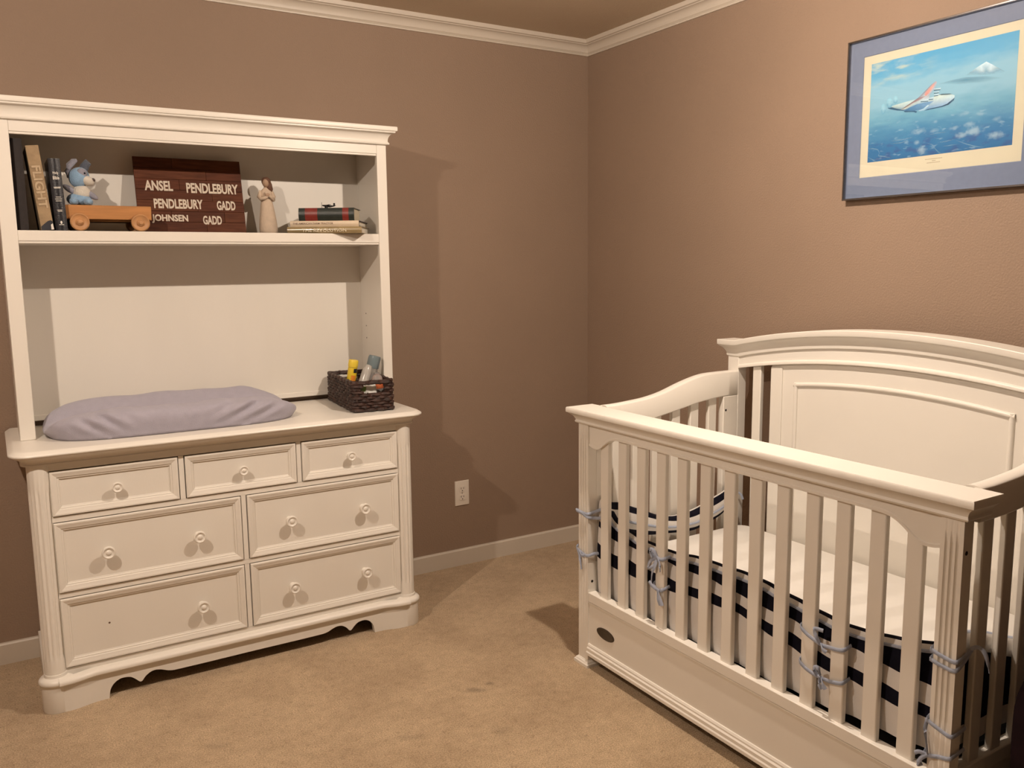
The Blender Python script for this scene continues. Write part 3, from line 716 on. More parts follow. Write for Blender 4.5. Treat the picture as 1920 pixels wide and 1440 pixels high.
t2 = book('cream_book', 'thin book with cream spine and dark boards in the middle of the stack', .255, .200, .0215, Tb, mat('dark_maroon_cloth', (.035, .020, .022), .6, var=.2, vscale=60), PGW, gp, spine_round=.002, hard=.003)
mb = MB(); mb.loft([[(x, u, v) for u, v in [(.030, -.0003), (.001, -.0003)] + [(-.0025 * math.sin(PI * i / 8) - .0010, .0215 * (i / 8)) for i in range(9)] + [(.001, .0218), (.030, .0218)]] for x in (0, .255)], closed=False, cap=False, T=Tb); mb.build('jacket_spine', mat('cream_jacket', (.66, .545, .40), .4, var=.12, vscale=20), t2, ang=60)
mb = MB(); addtext(mb, 'THE AMERICAN FARM TRACTOR', Tb @ Vector((.010, -.0038, .0085)), R3 @ Vector((1, 0, 0)), R3 @ Vector((0, 0, 1)), R3 @ Vector((0, -1, 0)), .150, .0068, bold=.01); mb.build('title', mat('brown_print', (.22, .14, .09), .6, var=.1, vscale=60), t2)
Tb = lb(.206, -1.322, -.322, ZS + .0470)
t3 = book('leather_book', 'dark green leather book with red spine bands on top of the stack', .206, .145, .0475, Tb, mat('dark_green_leather', (.018, .026, .022), .4, var=.3, vscale=50, bump=.15, bscale=200), PG, gp, spine_round=.007)
for a, b in ((.024, .070), (.163, .186)):
    mb = MB(); mb.loft([[(x, -.0072 * math.sin(PI * i / 8) - .0009, .0475 * (i / 8)) for i in range(9)] for x in (a, b)], closed=False, cap=False, T=Tb); mb.build('spine_band', mat('red_leather', (.20, .022, .016), .4, var=.2, vscale=50), t3)
# ---- tiny metal plane on top of the stack
plz = ZS + .0950; plx, ply = -1.392, -.235
t = thing('toy_airplane', 'tiny black metal model airplane on top of the book stack', 'toy airplane', (plx, ply, plz))
BK = mat('black_metal', (.02, .018, .016), .4, metal=.6, var=.2, vscale=80)
mb = MB(); mb.tube([(plx - .020, ply + .004, plz + .011), (plx - .006, ply, plz + .009), (plx + .008, ply - .003, plz + .008), (plx + .024, ply - .008, plz + .009)], [.0022, .0045, .0045, .0015], 10); mb.build('fuselage', BK, t, ang=60)
mb = MB(); mb.add([(plx - .004 + .008 * a, ply + s_ * .024, plz + .0125 + .001 * b) for b in (0, 1) for a, s_ in ((0, -1), (1, -1), (1, 1), (0, 1))], [(3, 2, 1, 0), (4, 5, 6, 7), (0, 1, 5, 4), (1, 2, 6, 5), (2, 3, 7, 6), (3, 0, 4, 7)]); mb.build('wing', BK, t)
mb = MB(); mb.box(plx + .018, plx + .026, ply - .018, ply + .004, plz + .010, plz + .0112); mb.build('tailplane', BK, t)
mb = MB(); mb.box(plx + .019, plx + .026, ply - .0085, ply - .0075, plz + .009, plz + .020); mb.build('fin', BK, t)
mb = MB(); mb.box(plx - .0225, plx - .0215, ply + .003, ply + .005, plz + .002, plz + .022); mb.build('propeller', BK, t)
for sx in (-1, 1):
    mb = MB(); mb.lathe([(.001, -.0012), (.0040, -.001), (.0040, .001), (.001, .0012)], (plx - .006, ply + sx * .007, plz + .0040), 'y', 12); mb.build('wheel', BK, t)
    mb = MB(); mb.tube([(plx - .006, ply + sx * .007, plz + .004), (plx - .004, ply + sx * .002, plz + .009)], .0009, 5); mb.build('strut', BK, t)
# ================================================================== OUTLET
t = thing('wall_outlet', 'white duplex wall outlet low on the back wall', 'outlet', (-.7215, 0, .3415))
mb = MB(); ox, oz = -.7215, .3415
def rr(i, y): return [(ox - .0365 + i, y, oz - .0580 + i), (ox + .0365 - i, y, oz - .0580 + i), (ox + .0365 - i, y, oz + .0580 - i), (ox - .0365 + i, y, oz + .0580 - i)]
mb.loft([rr(0, 0), rr(0, -.003), rr(.0015, -.0048), rr(.004, -.0055)]); mb.build('cover_plate', M['plastic'], t, ang=25)
for dz in (-.0195, .0195):
    mb = MB(); pts = []
    for k in range(24):
        a = 2 * PI * k / 24; pts.append((ox + max(-.0165, min(.0165, .0185 * math.cos(a))), oz + dz + max(-.0140, min(.0140, .0170 * math.sin(a)))))
    mb.prism(pts, 'y', -.0075, -.004); rc = mb.build('receptacle', M['plastic'], t, ang=30)
    for sx, hh in ((-.0065, .0042), (.0065, .0034)):
        mb = MB(); mb.box(ox + sx - .0011, ox + sx + .0011, -.0079, -.006, oz + dz + .004 - hh, oz + dz + .004 + hh); mb.build('slot', M['hole'], rc)
    mb = MB(); mb.lathe([(.0003, -.0079), (.0025, -.0079), (.0025, -.006), (.0003, -.006)], (ox, 0, oz + dz - .0075), 'y', 10); mb.build('slot', M['hole'], rc)
mb = MB(); mb.lathe([(.0003, -.0068), (.0020, -.0068), (.003, -.0055), (.0003, -.005)], (ox, 0, oz), 'y', 12); mb.build('screw', M['metal'], t)

# ================================================================== FRAMED PICTURE
FY0, FY1, FZ0, FZ1 = -1.4696, -2.1010, 1.5827, 2.0927
t = thing('framed_picture', 'metal framed print of a silver flying boat in blue sky on the right wall', 'picture', (0, (FY0 + FY1) / 2, FZ0))
def frect(i, x): return [(x, FY0 - i, FZ0 + i), (x, FY1 + i, FZ0 + i), (x, FY1 + i, FZ1 - i), (x, FY0 - i, FZ1 - i)]
mb = MB(); mb.loft([frect(0, -.001), frect(0, -.0285), frect(.0010, -.0295), frect(.0045, -.0295), frect(.0055, -.0285), frect(.0060, -.0190), frect(.0060, -.001)], loop=True); mb.build('frame', mat('dark_brushed_frame', (.30, .29, .30), .25, metal=1, var=.15, vscale=40), t, ang=30)
mb = MB(); mb.box(-.003, -.0125, FY1 + .006, FY0 - .006, FZ0 + .006, FZ1 - .006); mb.build('backing_board', M['mat'], t)
def plate(nm, m, y0, y1, z0, z1, x0, x1, par):
    mb = MB(); mb.box(x0, x1, y0, y1, z0, z1); return mb.build(nm, m, par)
# mat board with a window, drawn as a loop
PY0, PY1, PZ0, PZ1 = -1.5243, -2.0450, 1.6535, 2.0365
mb = MB()
def r4(y0, y1, z0, z1, x): return [(x, y0, z0), (x, y1, z0), (x, y1, z1), (x, y0, z1)]
mb.loft([r4(FY0 - .006, FY1 + .006, FZ0 + .006, FZ1 - .006, -.0126), r4(FY0 - .006, FY1 + .006, FZ0 + .006, FZ1 - .006, -.0165), r4(PY0 + .002, PY1 - .002, PZ0 - .002, PZ1 + .002, -.0165), r4(PY0, PY1, PZ0, PZ1, -.0145)], cap=False, closed=True); mb.build('mat_board', M['mat'], t, ang=20)
pp = plate('paper_border', M['paper'], PY0 + .003, PY1 - .003, PZ0 - .003, PZ1 + .003, -.0126, -.0140, t)
IY0, IY1, IZ0, IZ1 = -1.5520, -2.0170, 1.7003, 2.0100
# printed sky and land: flat print, procedural
def print_mat():
    m = bpy.data.materials.new('printed_sky'); m.use_nodes = True; nt = m.node_tree; b = nt.nodes['Principled BSDF']
    b.inputs['Roughness'].default_value = .5; b.inputs['Specular IOR Level'].default_value = .2
    tc = nt.nodes.new('ShaderNodeTexCoord'); mp = nt.nodes.new('ShaderNodeMapping')
    # Object coords are relative to the frame's base centre
    yc = (FY0 + FY1) / 2
    nt.links.new(tc.outputs['Object'], mp.inputs['Vector'])
    mp.inputs['Location'].default_value = (0, -(IY0 - yc) / (IY1 - IY0), -(IZ0 - FZ0) / (IZ1 - IZ0))
    mp.inputs['Scale'].default_value = (1, 1 / (IY1 - IY0), 1 / (IZ1 - IZ0))
    sx = nt.nodes.new('ShaderNodeSeparateXYZ'); nt.links.new(mp.outputs['Vector'], sx.inputs[0])
    def noise(sc, det, vec_scale):
        mp2 = nt.nodes.new('ShaderNodeMapping'); mp2.inputs['Scale'].default_value = vec_scale
        nt.links.new(mp.outputs['Vector'], mp2.inputs['Vector'])
        n = nt.nodes.new('ShaderNodeTexNoise'); n.inputs['Scale'].default_value = sc; n.inputs['Detail'].default_value = det
        nt.links.new(mp2.outputs['Vector'], n.inputs['Vector']); return n.outputs['Fac']
    def math_(op, a, b_=None):
        q = nt.nodes.new('ShaderNodeMath'); q.operation = op
        for k, v in enumerate((a, b_)):
            if v is None: continue
            if isinstance(v, (int, float)): q.inputs[k].default_value = v
            else: nt.links.new(v, q.inputs[k])
        return q.outputs[0]
    z = sx.outputs[2]; y = sx.outputs[1]
    zn = math_('ADD', z, math_('MULTIPLY', math_('SUBTRACT', noise(3, 5, (1, 2, 5)), .5), .22))
    rp = nt.nodes.new('ShaderNodeValToRGB'); e = rp.color_ramp.elements
    stops = [(0, (.03, .155, .36)), (.12, (.035, .18, .40)), (.28, (.075, .26, .46)), (.42, (.16, .39, .55)), (.58, (.27, .50, .65)), (.74, (.27, .51, .67)), (.88, (.13, .41, .65)), (1, (.10, .38, .64))]
    e[0].position = stops[0][0]; e[0].color = stops[0][1] + (1,); e[1].position = 1; e[1].color = stops[-1][1] + (1,)
    for p, c in stops[1:-1]:
        q = e.new(p); q.color = c + (1,)
    nt.links.new(zn, rp.inputs['Fac'])
    # pale cloud band upper left
    def mixc(fac, a, col):
        x = nt.nodes.new('ShaderNodeMix'); x.data_type = 'RGBA'; nt.links.new(fac, x.inputs[0]); nt.links.new(a, x.inputs[6]); x.inputs[7].default_value = col + (1,); return x.outputs[2]
    def sm(x, a, b_):
        q = nt.nodes.new('ShaderNodeMapRange'); q.interpolation_type = 'SMOOTHSTEP'; nt.links.new(x, q.inputs[0]); q.inputs[1].default_value = a; q.inputs[2].default_value = b_; return q.outputs[0]
    c1 = math_('MULTIPLY', math_('MULTIPLY', sm(z, .68, .92), sm(noise(4, 6, (1, 1.3, 3.5)), .48, .70)), math_('SUBTRACT', 1.0, sm(y, .2, .55)))
    c = mixc(c1, rp.outputs[0], (.55, .62, .55))
    c2 = math_('MULTIPLY', math_('MULTIPLY', math_('SUBTRACT', 1.0, sm(z, .32, .46)), sm(noise(7, 6, (1, 2.2, 4.2)), .58, .72)), .55)
    c = mixc(c2, c, (.30, .47, .62))
    c3 = math_('MULTIPLY', math_('MULTIPLY', math_('SUBTRACT', 1.0, sm(z, .10, .28)), sm(noise(5, 4, (1, 2, 4)), .50, .66)), .5)
    c = mixc(c3, c, (.05, .08, .26))
    # soft clouds, each a noisy disc
    nz = noise(16, 5, (1, 2.0, 1.6))
    for cx_, cy_, rx_, ry_, al in CLOUDS:
        u0, v0 = q7uv(cx_, cy_); ru, rv = rx_ * .80 / 988, ry_ * .80 / 690; al = al * .68
        du = math_('DIVIDE', math_('SUBTRACT', y, u0), ru); dv = math_('DIVIDE', math_('SUBTRACT', z, v0), rv)
        dd = math_('SQRT', math_('ADD', math_('MULTIPLY', du, du), math_('MULTIPLY', dv, dv)))
        dd = math_('ADD', dd, math_('MULTIPLY', math_('SUBTRACT', nz, .5), 2.2))
        fq = math_('MULTIPLY', math_('SUBTRACT', 1.0, sm(dd, .0, 1.5)), al)
        c = mixc(fq, c, (.46, .60, .70))
    nt.links.new(c, b.inputs['Base Color']); return m
CLOUDS = ((625, 882, 56, 24, .75), (1000, 880, 58, 32, .9), (920, 906, 40, 22, .8), (1130, 910, 60, 26, .85), (655, 1008, 36, 30, .85), (620, 955, 24, 18, .7), (970, 832, 40, 20, .7), (870, 856, 34, 16, .6), (930, 760, 40, 16, .5), (1035, 762, 44, 16, .5), (1140, 800, 26, 20, .55), (745, 812, 24, 14, .5), (735, 876, 34, 16, .55), (500, 400, 90, 40, .45), (330, 460, 120, 30, .25))
def q7uv(x, y):
    u = (x - 252) / (1240 - 252)
    ytop = lerp(432, 205, u); ybot = lerp(1097, 978, u)
    return (u, 1 - (y - ytop) / (ybot - ytop))
pr = plate('print', print_mat(), IY0, IY1, IZ0, IZ1, -.0139, -.0143, t)
def IP(u, v, k=1): return (-.0143 - .00012 * k, lerp(IY0, IY1, u), lerp(IZ0, IZ1, v))
# pixel helper: (u,v) of the print from zoomed picture coordinates
def q7uv(x, y):
    u = (x - 252) / (1240 - 252)
    ytop = lerp(432, 205, u); ybot = lerp(1097, 978, u)
    return (u, 1 - (y - ytop) / (ybot - ytop))
def shape(nm, col, pts, k=1, par=None, rough=.5, c2=None):
    mb = MB(); mb.add([IP(*q7uv(*p), k) for p in pts], [tuple(range(len(pts)))])
    return mb.build(nm, mat('printed_' + nm, col, rough, col2=c2, vscale=60) if not isinstance(col, bpy.types.Material) else col, par or pr)
def pcol():
    m = bpy.data.materials.new('printed_ink'); m.use_nodes = True; nt = m.node_tree; b = nt.nodes['Principled BSDF']
    b.inputs['Roughness'].default_value = .5; b.inputs['Specular IOR Level'].default_value = .2
    at = nt.nodes.new('ShaderNodeAttribute'); at.attribute_name = 'ink'
    tc = nt.nodes.new('ShaderNodeTexCoord'); n = nt.nodes.new('ShaderNodeTexNoise'); n.inputs['Scale'].default_value = 120; n.inputs['Detail'].default_value = 3
    nt.links.new(tc.outputs['Object'], n.inputs['Vector'])
    mr = nt.nodes.new('ShaderNodeMapRange'); mr.inputs[3].default_value = .86; mr.inputs[4].default_value = 1.12; nt.links.new(n.outputs['Fac'], mr.inputs[0])
    mx = nt.nodes.new('ShaderNodeMix'); mx.data_type = 'RGBA'; mx.blend_type = 'MULTIPLY'; mx.inputs[0].default_value = 1
    nt.links.new(at.outputs['Color'], mx.inputs[6]); nt.links.new(mr.outputs[0], mx.inputs[7]); nt.links.new(mx.outputs[2], b.inputs['Base Color'])
    tr = nt.nodes.new('ShaderNodeBsdfTransparent'); ms = nt.nodes.new('ShaderNodeMixShader')
    nt.links.new(at.outputs['Alpha'], ms.inputs[0]); nt.links.new(tr.outputs[0], ms.inputs[1]); nt.links.new(b.outputs[0], ms.inputs[2])
    nt.links.new(ms.outputs[0], nt.nodes['Material Output'].inputs['Surface'])
    return m
INK = pcol()
def ink(nm, pts, k=1, fs=None, f=q7uv):
    """pts: (x, y, (r, g, b), alpha) in picture-zoom coordinates; sRGB bytes as the ink would look on the sheet"""
    mb = MB(); mb.add([IP(*f(p[0], p[1]), k) for p in pts], fs or [tuple(range(len(pts)))])
    o = mb.build(nm, INK, pr)
    ca = o.data.color_attributes.new('ink', 'FLOAT_COLOR', 'POINT')
    for i, p in enumerate(pts): ca.data[i].color = tuple(min(.95, c_ * k_) for c_, k_ in zip(s2l(p[2]), (.86, .98, 1.10))) + (p[3] if len(p) > 3 else 1,)
    return o
def fan(cx_, cy_, cc, rim, al=1):      # soft-edged patch: centre colour fading to the rim
    return [(cx_, cy_, cc, al)] + rim, [(0, i + 1, (i + 1) % len(rim) + 1) for i in range(len(rim))]
SKY = (150, 190, 200)
SKY = (150, 196, 212)
ink('mountain', [(1052, 410, (236, 242, 240), 1), (1018, 432, (224, 234, 234), 1), (985, 455, (206, 222, 226), .85), (925, 502, SKY, 0), (1000, 500, SKY, 0), (1030, 470, (216, 228, 230), .9), (1050, 455, (170, 198, 210), .9), (1060, 500, SKY, 0), (1080, 465, (220, 230, 232), .85), (1085, 428, (222, 232, 234), 1), (1118, 448, (204, 222, 226), .75), (1175, 482, SKY, 0), (1110, 496, SKY, 0)], 1,
    [(0, 1, 6), (1, 5, 6), (1, 2, 5), (2, 3, 4), (2, 4, 5), (5, 4, 7), (5, 7, 6), (6, 7, 8), (6, 8, 9), (0, 6, 9), (9, 8, 10), (8, 12, 10), (10, 12, 11), (8, 7, 12)])
RG = (118, 170, 188)
p, fs = fan(930, 530, RG, [(740, 558, RG, 0), (830, 533, RG, .25), (930, 512, RG, .2), (1060, 508, RG, .15), (1160, 520, RG, 0), (1040, 550, RG, 0), (880, 560, RG, 0)], .55)
ink('ridge', p, 1, fs)
def qz(x, y):                    # close-up coordinates -> picture-zoom coordinates
    X, Y = 1640 + x * 180 / 1920, 130 + y * 180 / 1920
    return q7uv((X - 1560) / .27778, Y / .27778)
C_L, C_W, C_B, C_D, C_R = (214, 220, 206), (190, 212, 216), (128, 158, 190), (52, 92, 120), (232, 160, 146)
ink('fuselage', [(300, 755, C_D), (380, 715, C_W), (470, 690, C_L), (640, 640, C_L), (820, 590, C_L), (960, 560, C_W), (1180, 560, C_W), (1285, 540, C_L), (1290, 470, C_L), (1390, 480, C_L), (1640, 470, (205, 218, 214)), (1700, 490, (210, 224, 222)), (1700, 545, (190, 205, 214)), (1640, 630, (170, 192, 212)), (1560, 690, (150, 180, 204)), (1450, 715, (156, 184, 208)), (1150, 770, (150, 180, 205)), (900, 800, (110, 150, 184)), (680, 810, (90, 132, 160)), (520, 790, (90, 130, 150)), (380, 775, (80, 120, 140))], 1, f=qz)
ink('hull_shade', [(700, 780, (84, 128, 168)), (800, 730, (92, 138, 176)), (950, 665, (100, 146, 182)), (1190, 615, (120, 158, 190)), (1290, 600, (140, 168, 200)), (1180, 690, (120, 158, 190)), (1080, 760, (104, 148, 184)), (900, 800, (84, 130, 166)), (690, 815, (66, 108, 140))], 2, f=qz)
ink('keel', [(660, 805, C_D), (780, 805, (64, 104, 130)), (900, 800, C_D), (960, 815, C_D), (930, 842, C_D), (880, 828, (70, 110, 134)), (690, 830, C_D)], 3, f=qz)
ink('keel', [(1100, 800, C_D), (1170, 765, C_D), (1450, 705, C_D), (1560, 660, (44, 78, 104)), (1660, 575, (60, 96, 120)), (1705, 535, (90, 124, 146)), (1690, 590, C_D), (1590, 680, (40, 72, 98)), (1460, 725, C_D), (1280, 762, C_D)], 3, f=qz)
ink('keel', [(300, 755, C_D), (400, 735, (70, 110, 130), .8), (540, 770, C_D), (680, 790, C_D), (640, 802, C_D), (520, 798, C_D), (360, 775, C_D)], 3, f=qz)
ink('wing', [(600, 785, (196, 180, 160)), (700, 715, (196, 200, 190)), (900, 590, (186, 170, 172)), (960, 540, (150, 150, 160)), (1100, 400, (140, 138, 150)), (1220, 275, (150, 140, 150)), (1310, 205, (196, 170, 170)), (1335, 230, (200, 190, 196)), (1290, 350, (190, 186, 196)), (1200, 470, (186, 176, 186)), (1180, 560, (200, 212, 214)), (1020, 600, (204, 210, 208)), (860, 680, (196, 206, 200)), (700, 770, (200, 200, 186))], 4, f=qz)
ink('wing_panel', [(1085, 490, (226, 150, 140)), (1110, 430, C_R), (1200, 330, C_R), (1290, 240, (224, 150, 142)), (1270, 320, (238, 176, 160)), (1180, 450, (236, 170, 154)), (1130, 500, (220, 150, 140))], 5, f=qz)
ink('wing_edge', [(600, 780, (150, 120, 110), .6), (800, 650, (150, 120, 120), .8), (960, 540, (140, 128, 140)), (1130, 500, (190, 150, 150)), (1000, 580, (176, 146, 146)), (850, 650, (170, 140, 140), .9), (700, 740, (186, 160, 140), .6)], 5, f=qz)
for (x0, y0, x1, y1) in ((1280, 345, 1420, 385), (1285, 415, 1390, 445), (1290, 462, 1385, 500), (1020, 575, 1185, 615), (1185, 530, 1285, 575)):
    ink('engine', [(x0, y0 + 14, (220, 230, 230)), (x1, y0 - 6, (230, 238, 236)), (x1 - 4, y1 - 12, (150, 176, 190)), (x0, y1, (110, 142, 160))], 6, f=qz)
    ink('engine', [(x0, y1, (70, 104, 120)), (x1 - 6, y1 - 12, (70, 104, 120)), (x1 - 16, y1 + 2, (90, 124, 138), .6), (x0, y1 + 14, (80, 114, 130), .6)], 6, f=qz)
ink('cockpit', [(1390, 475, (90, 110, 116)), (1460, 460, (70, 92, 100)), (1600, 455, (70, 92, 100)), (1660, 466, (120, 140, 146)), (1560, 480, (90, 112, 118)), (1440, 486, (100, 120, 126))], 6, f=qz)
ink('float', [(980, 800, (190, 212, 220)), (1080, 760, (200, 220, 226)), (1180, 675, (214, 230, 232)), (1195, 700, (190, 212, 220)), (1110, 790, (170, 200, 214)), (1020, 812, (150, 186, 206))], 6, f=qz)
for cx_, cy_, rx_, ry_ in ((205, 770, 58, 105), (340, 650, 75, 105), (470, 580, 52, 82)):
    rim = [(cx_ + rx_ * math.cos(2 * PI * k / 16) * (1 if math.cos(2 * PI * k / 16) > 0 else .85), cy_ + ry_ * math.sin(2 * PI * k / 16), (150, 196, 208) if math.sin(2 * PI * k / 16) < .3 else (116, 168, 190), 1) for k in range(16)]
    p, fs = fan(cx_ + 6, cy_ - 10, (172, 208, 216), rim); ink('tail_fin', p, 3, fs, f=qz)
RVC = (150, 190, 214)
for pts in ([(690, 960), (735, 972), (752, 1000), (775, 1022), (800, 1028)], [(250, 1005), (290, 1000), (330, 1005), (345, 1030), (335, 1048), (380, 1052), (440, 1062)], [(880, 940), (960, 968), (1020, 985), (1080, 990)], [(420, 950), (480, 942), (540, 930), (590, 915)], [(430, 965), (500, 958), (560, 940)], [(240, 1055), (300, 1080), (330, 1088)], [(700, 905), (760, 890), (830, 880)], [(760, 960), (830, 945), (880, 930)], [(800, 985), (850, 975), (900, 965)]):
    vs, fs = [], []
    for i, a in enumerate(pts):
        e = 0 if i in (0, len(pts) - 1) else .75
        vs += [(a[0], a[1] - 5, RVC, 0), (a[0], a[1], RVC, e), (a[0], a[1] + 5, RVC, 0)]
    for i in range(len(pts) - 1):
        for k in (0, 1): fs.append((3 * i + k, 3 * i + k + 1, 3 * i + k + 4, 3 * i + k + 3))
    ink('river', vs, 2, fs)
mb = MB()
for z, w_ in ((1.6870, .058), (1.6815, .012), (1.6760, .046)):
    for k in range(int(w_ / .004)):
        y = -1.7845 + w_ / 2 - k * .004
        mb.add([(-.01415, y, z), (-.01415, y - .0028, z), (-.01415, y - .0028, z + .0022), (-.01415, y, z + .0022)], [(0, 1, 2, 3)])
mb.build('caption', mat('pale_brown_print', (.40, .33, .22), .8, var=.2, vscale=80), pp)
plate('glass_pane', glassy('picture_glass', (.97, .98, .98, 1), .01), FY0 - .006, FY1 + .006, FZ0 + .006, FZ1 - .006, -.0200, -.0185, t)

# ================================================================== CRIB
CW = M['crib']
t = thing('crib', 'white wooden convertible crib with arched headboard along the right wall', 'crib', (-.48, -1.757, 0))
X0 = -.845                      # front face of the posts
YL0, YL1 = -1.0875, -1.1405     # far front post
YR0, YR1 = -2.3770, -2.4270     # near front post
def postplan(y0, y1, x0, x1, fl, n=3):
    """plan polygon with flutes on the -x face; y0 > y1"""
    pts = [(x1, y0), (x0, y0)]
    wd = y0 - y1; m = .007; pw = (wd - 2 * m) / n
    for k in range(n):
        a = y0 - m - pw * k - pw * .22; b = a - pw * .56
        for i in range(7):
            u = i / 6; pts.append((x0 + .0065 * fl * math.sin(PI * u), lerp(a, b, u)))
    pts += [(x0, y1), (x1, y1)]
    return pts
for (y0, y1) in ((YL0, YL1), (YR0, YR1)):
    mb = MB()
    zz = [(.020, 0), (.380, 0), (.395, .6), (.405, 1), (.795, 1), (.805, .6), (.822, 0), (.870, 0)]
    mb.loft([[(x, y, z) for x, y in postplan(y0, y1, X0, X0 + .034, f_)] for z, f_ in zz])
    fl_ = mb.build('front_leg', CW, t, ang=40)
    far = y0 == YL0
    for z, dx in (((.545, .018), (.305, .018)) if far else ((.780, .0125),)):
        ys = y1 - .0004
        m2 = MB(); m2.lathe([(.0005, ys), (.0048, ys), (.0048, ys + .004), (.0005, ys + .004)], (X0 + dx, 0, z), 'y', 12); m2.build('bolt_hole', M['hole'], fl_)
    mb = MB(); mb.box(X0 + .0345, X0 + .078, *((y1, y1 + .026) if far else (y0, y0 - .026)), .020, .893); mb.build('side_leg', CW, t, bevel=.0025)
    mb = MB()
    def pl(i, z): return [(X0 - .012 + i, y0 + .012 - i, z), (X0 + .090 - i, y0 + .012 - i, z), (X0 + .090 - i, y1 - .012 + i, z), (X0 - .012 + i, y1 - .012 + i, z)]
    mb.loft([pl(0, 0), pl(0, .010), pl(.003, .0125), pl(.005, .017), pl(.009, .020), pl(.010, .022)]); mb.build('foot_plinth', CW, t, ang=20)
# front cap: slab plus stepped cove, with returns at both ends
mb = MB()
capp = [(-.030, .850), (.001, .850), (.006, .852), (.0085, .856), (.0070, .8595), (.0060, .862), (.0075, .866), (.0120, .8735), (.0190, .8795), (.0230, .8825), (.0260, .8850), (.0300, .8865), (.0305, .890), (.0305, .9000), (.0285, .9035), (-.030, .9038)]
yA, yB = YL0 + .003, YR1 - .003
mb.sweep(capp, [(X0 + .0795, yA), (X0, yA), (X0, yB), (X0 + .0795, yB)])
mb.box(X0, X0 + .0735, yA, yB, .893, .9036)
mb.build('front_cap', CW, t, ang=30)
# front apron board with bracket-shaped lower edge
def apz(y):
    d = min(YL1 - y, y - YR0)
    return interp([(0, .7790), (.018, .7745), (.040, .7735), (.060, .7800), (.080, .7945), (.100, .8080), (.120, .8165), (.150, .8205), (2, .8205)], d)
ys = [lerp(YL1, YR0, i / 240) for i in range(241)]
mb = MB(); mb.prism([(YL1, .862)] + [(y, apz(y)) for y in ys] + [(YR0, .862)], 'x', X0 + .006, X0 + .030); ap = mb.build('front_apron', CW, t, ang=30)
mb = MB(); mb.loft([[(X0 + .0035, y, apz(y) + .0005), (X0 + .0035, y, apz(y) + .0075), (X0 + .0062, y, apz(y) + .0095), (X0 + .0062, y, apz(y) + .0005)] for y in ys]); mb.build('edge_bead', CW, ap, ang=40)
# front slats
SY = [-1.2130, -1.3047, -1.3969, -1.4888, -1.5795, -1.6740, -1.7660, -1.8600, -1.9495, -2.0413, -2.1293, -2.2215, -2.3130]
sl_me = None
for y in SY:
    mb = MB(); mb.box(X0 + .0125, X0 + .0285, y - .0200, y + .0200, .255, .840); mb.build('slat', CW, t, bevel=.003)
# bottom rail, kick panel, lower moulding, badge
mb = MB(); mb.box(X0 + .0005, X0 + .034, YL1, YR0, .2360, .2685); mb.build('bottom_rail', CW, t, bevel=.002)
mb = MB(); mb.box(X0 + .0055, X0 + .030, YL1, YR0, .055, .2360); mb.build('kick_panel', CW, t)
mb = MB(); mb.prism([(X0 + .0055, .2360), (X0 + .001, .2355), (X0 + .001, .2320), (X0 + .003, .2300), (X0 + .0055, .2220)], 'y', YL1, YR0); mb.build('rail_moulding', CW, t, ang=25)
mb = MB(); mb.prism([(X0 + .0055, .0850), (X0 + .002, .0845), (X0 - .001, .0790), (X0 - .001, .0740), (X0 - .005, .0700), (X0 - .005, .0600), (X0 - .008, .0560), (X0 - .008, .0465), (X0 - .005, .0440), (X0 + .030, .0440), (X0 + .030, .0850)], 'y', YL1, YR0); mb.build('lower_moulding', CW, t, ang=25)
mb = MB(); rings = []
for r, dx in ((1.0, 0), (1.0, -.0014), (.95, -.0022), (.84, -.0024), (.80, -.0018)):
    rings.append([(X0 + .0055 + dx, -1.2320 + .0470 * r * math.cos(2 * PI * k / 40), .1490 + .0195 * r * math.sin(2 * PI * k / 40)) for k in range(40)])
mb.loft(rings); mb.build('oval_badge', M['bronze'], t, ang=30)

# ---- headboard
XH = -.150; HC = -1.757
HY0, HY1 = YL0, YR1                       # outer faces
def arch(y, apex, k): return apex - k * (y - HC) ** 2
for (y0, y1) in ((HY0, HY0 - .053), (HY1 + .053, HY1)):
    mb = MB(); mb.box(XH, XH + .042, y0, y1, .020, 1.075); mb.build('back_post', CW, t, bevel=.0025)
    mb = MB(); mb.box(XH - .0720, XH - .0005, *((y1, y1 + .026) if y0 == HY0 else (y0, y0 - .026)), .020, .8900); p_ = mb.build('side_leg', CW, t, bevel=.0025)
    m2 = MB(); s_ = -1 if y0 == HY0 else 1
    yy = y1 - .0004 if y0 == HY0 else y0 + .0004
    m2.lathe([(.0005, yy), (.0045, yy), (.0045, yy + .004 * (1 if y0 == HY0 else -1)), (.0005, yy + .004 * (1 if y0 == HY0 else -1))], (XH - .060, 0, .838), 'y', 12); m2.build('bolt_hole', M['hole'], p_)
    mb = MB()
    def pl2(i, z): return [(XH - .082 + i, y0 + .010 - i, z), (XH + .054 - i, y0 + .010 - i, z), (XH + .054 - i, y1 - .010 + i, z), (XH - .082 + i, y1 - .010 + i, z)]
    mb.loft([pl2(0, 0), pl2(0, .010), pl2(.004, .014), pl2(.010, .022)]); mb.build('foot_plinth', CW, t, ang=20)
def capz(y):
    d = abs(y - HC)
    base = arch(y, 1.1640, .178)
    flat = 1.0960
    return flat if d > .640 else (lerp(base, flat, smooth((d - .585) / .055)) if d > .585 else base)
hcp = [(.020, -.0620), (-.001, -.0620), (-.0035, -.0600), (-.0045, -.0565), (-.004, -.0500), (-.007, -.0420), (-.013, -.0330), (-.021, -.0260), (-.0245, -.0235), (-.0260, -.0200), (-.0290, -.0190), (-.0300, -.0170), (-.0300, -.0020), (-.0285, 0), (.060, 0), (.060, -.018), (.044, -.030), (.042, -.0620)]
mb = MB(); rings = []
yl = [HY0 + .030 - (HY0 - HY1 + .060) * i / 200 for i in range(201)]
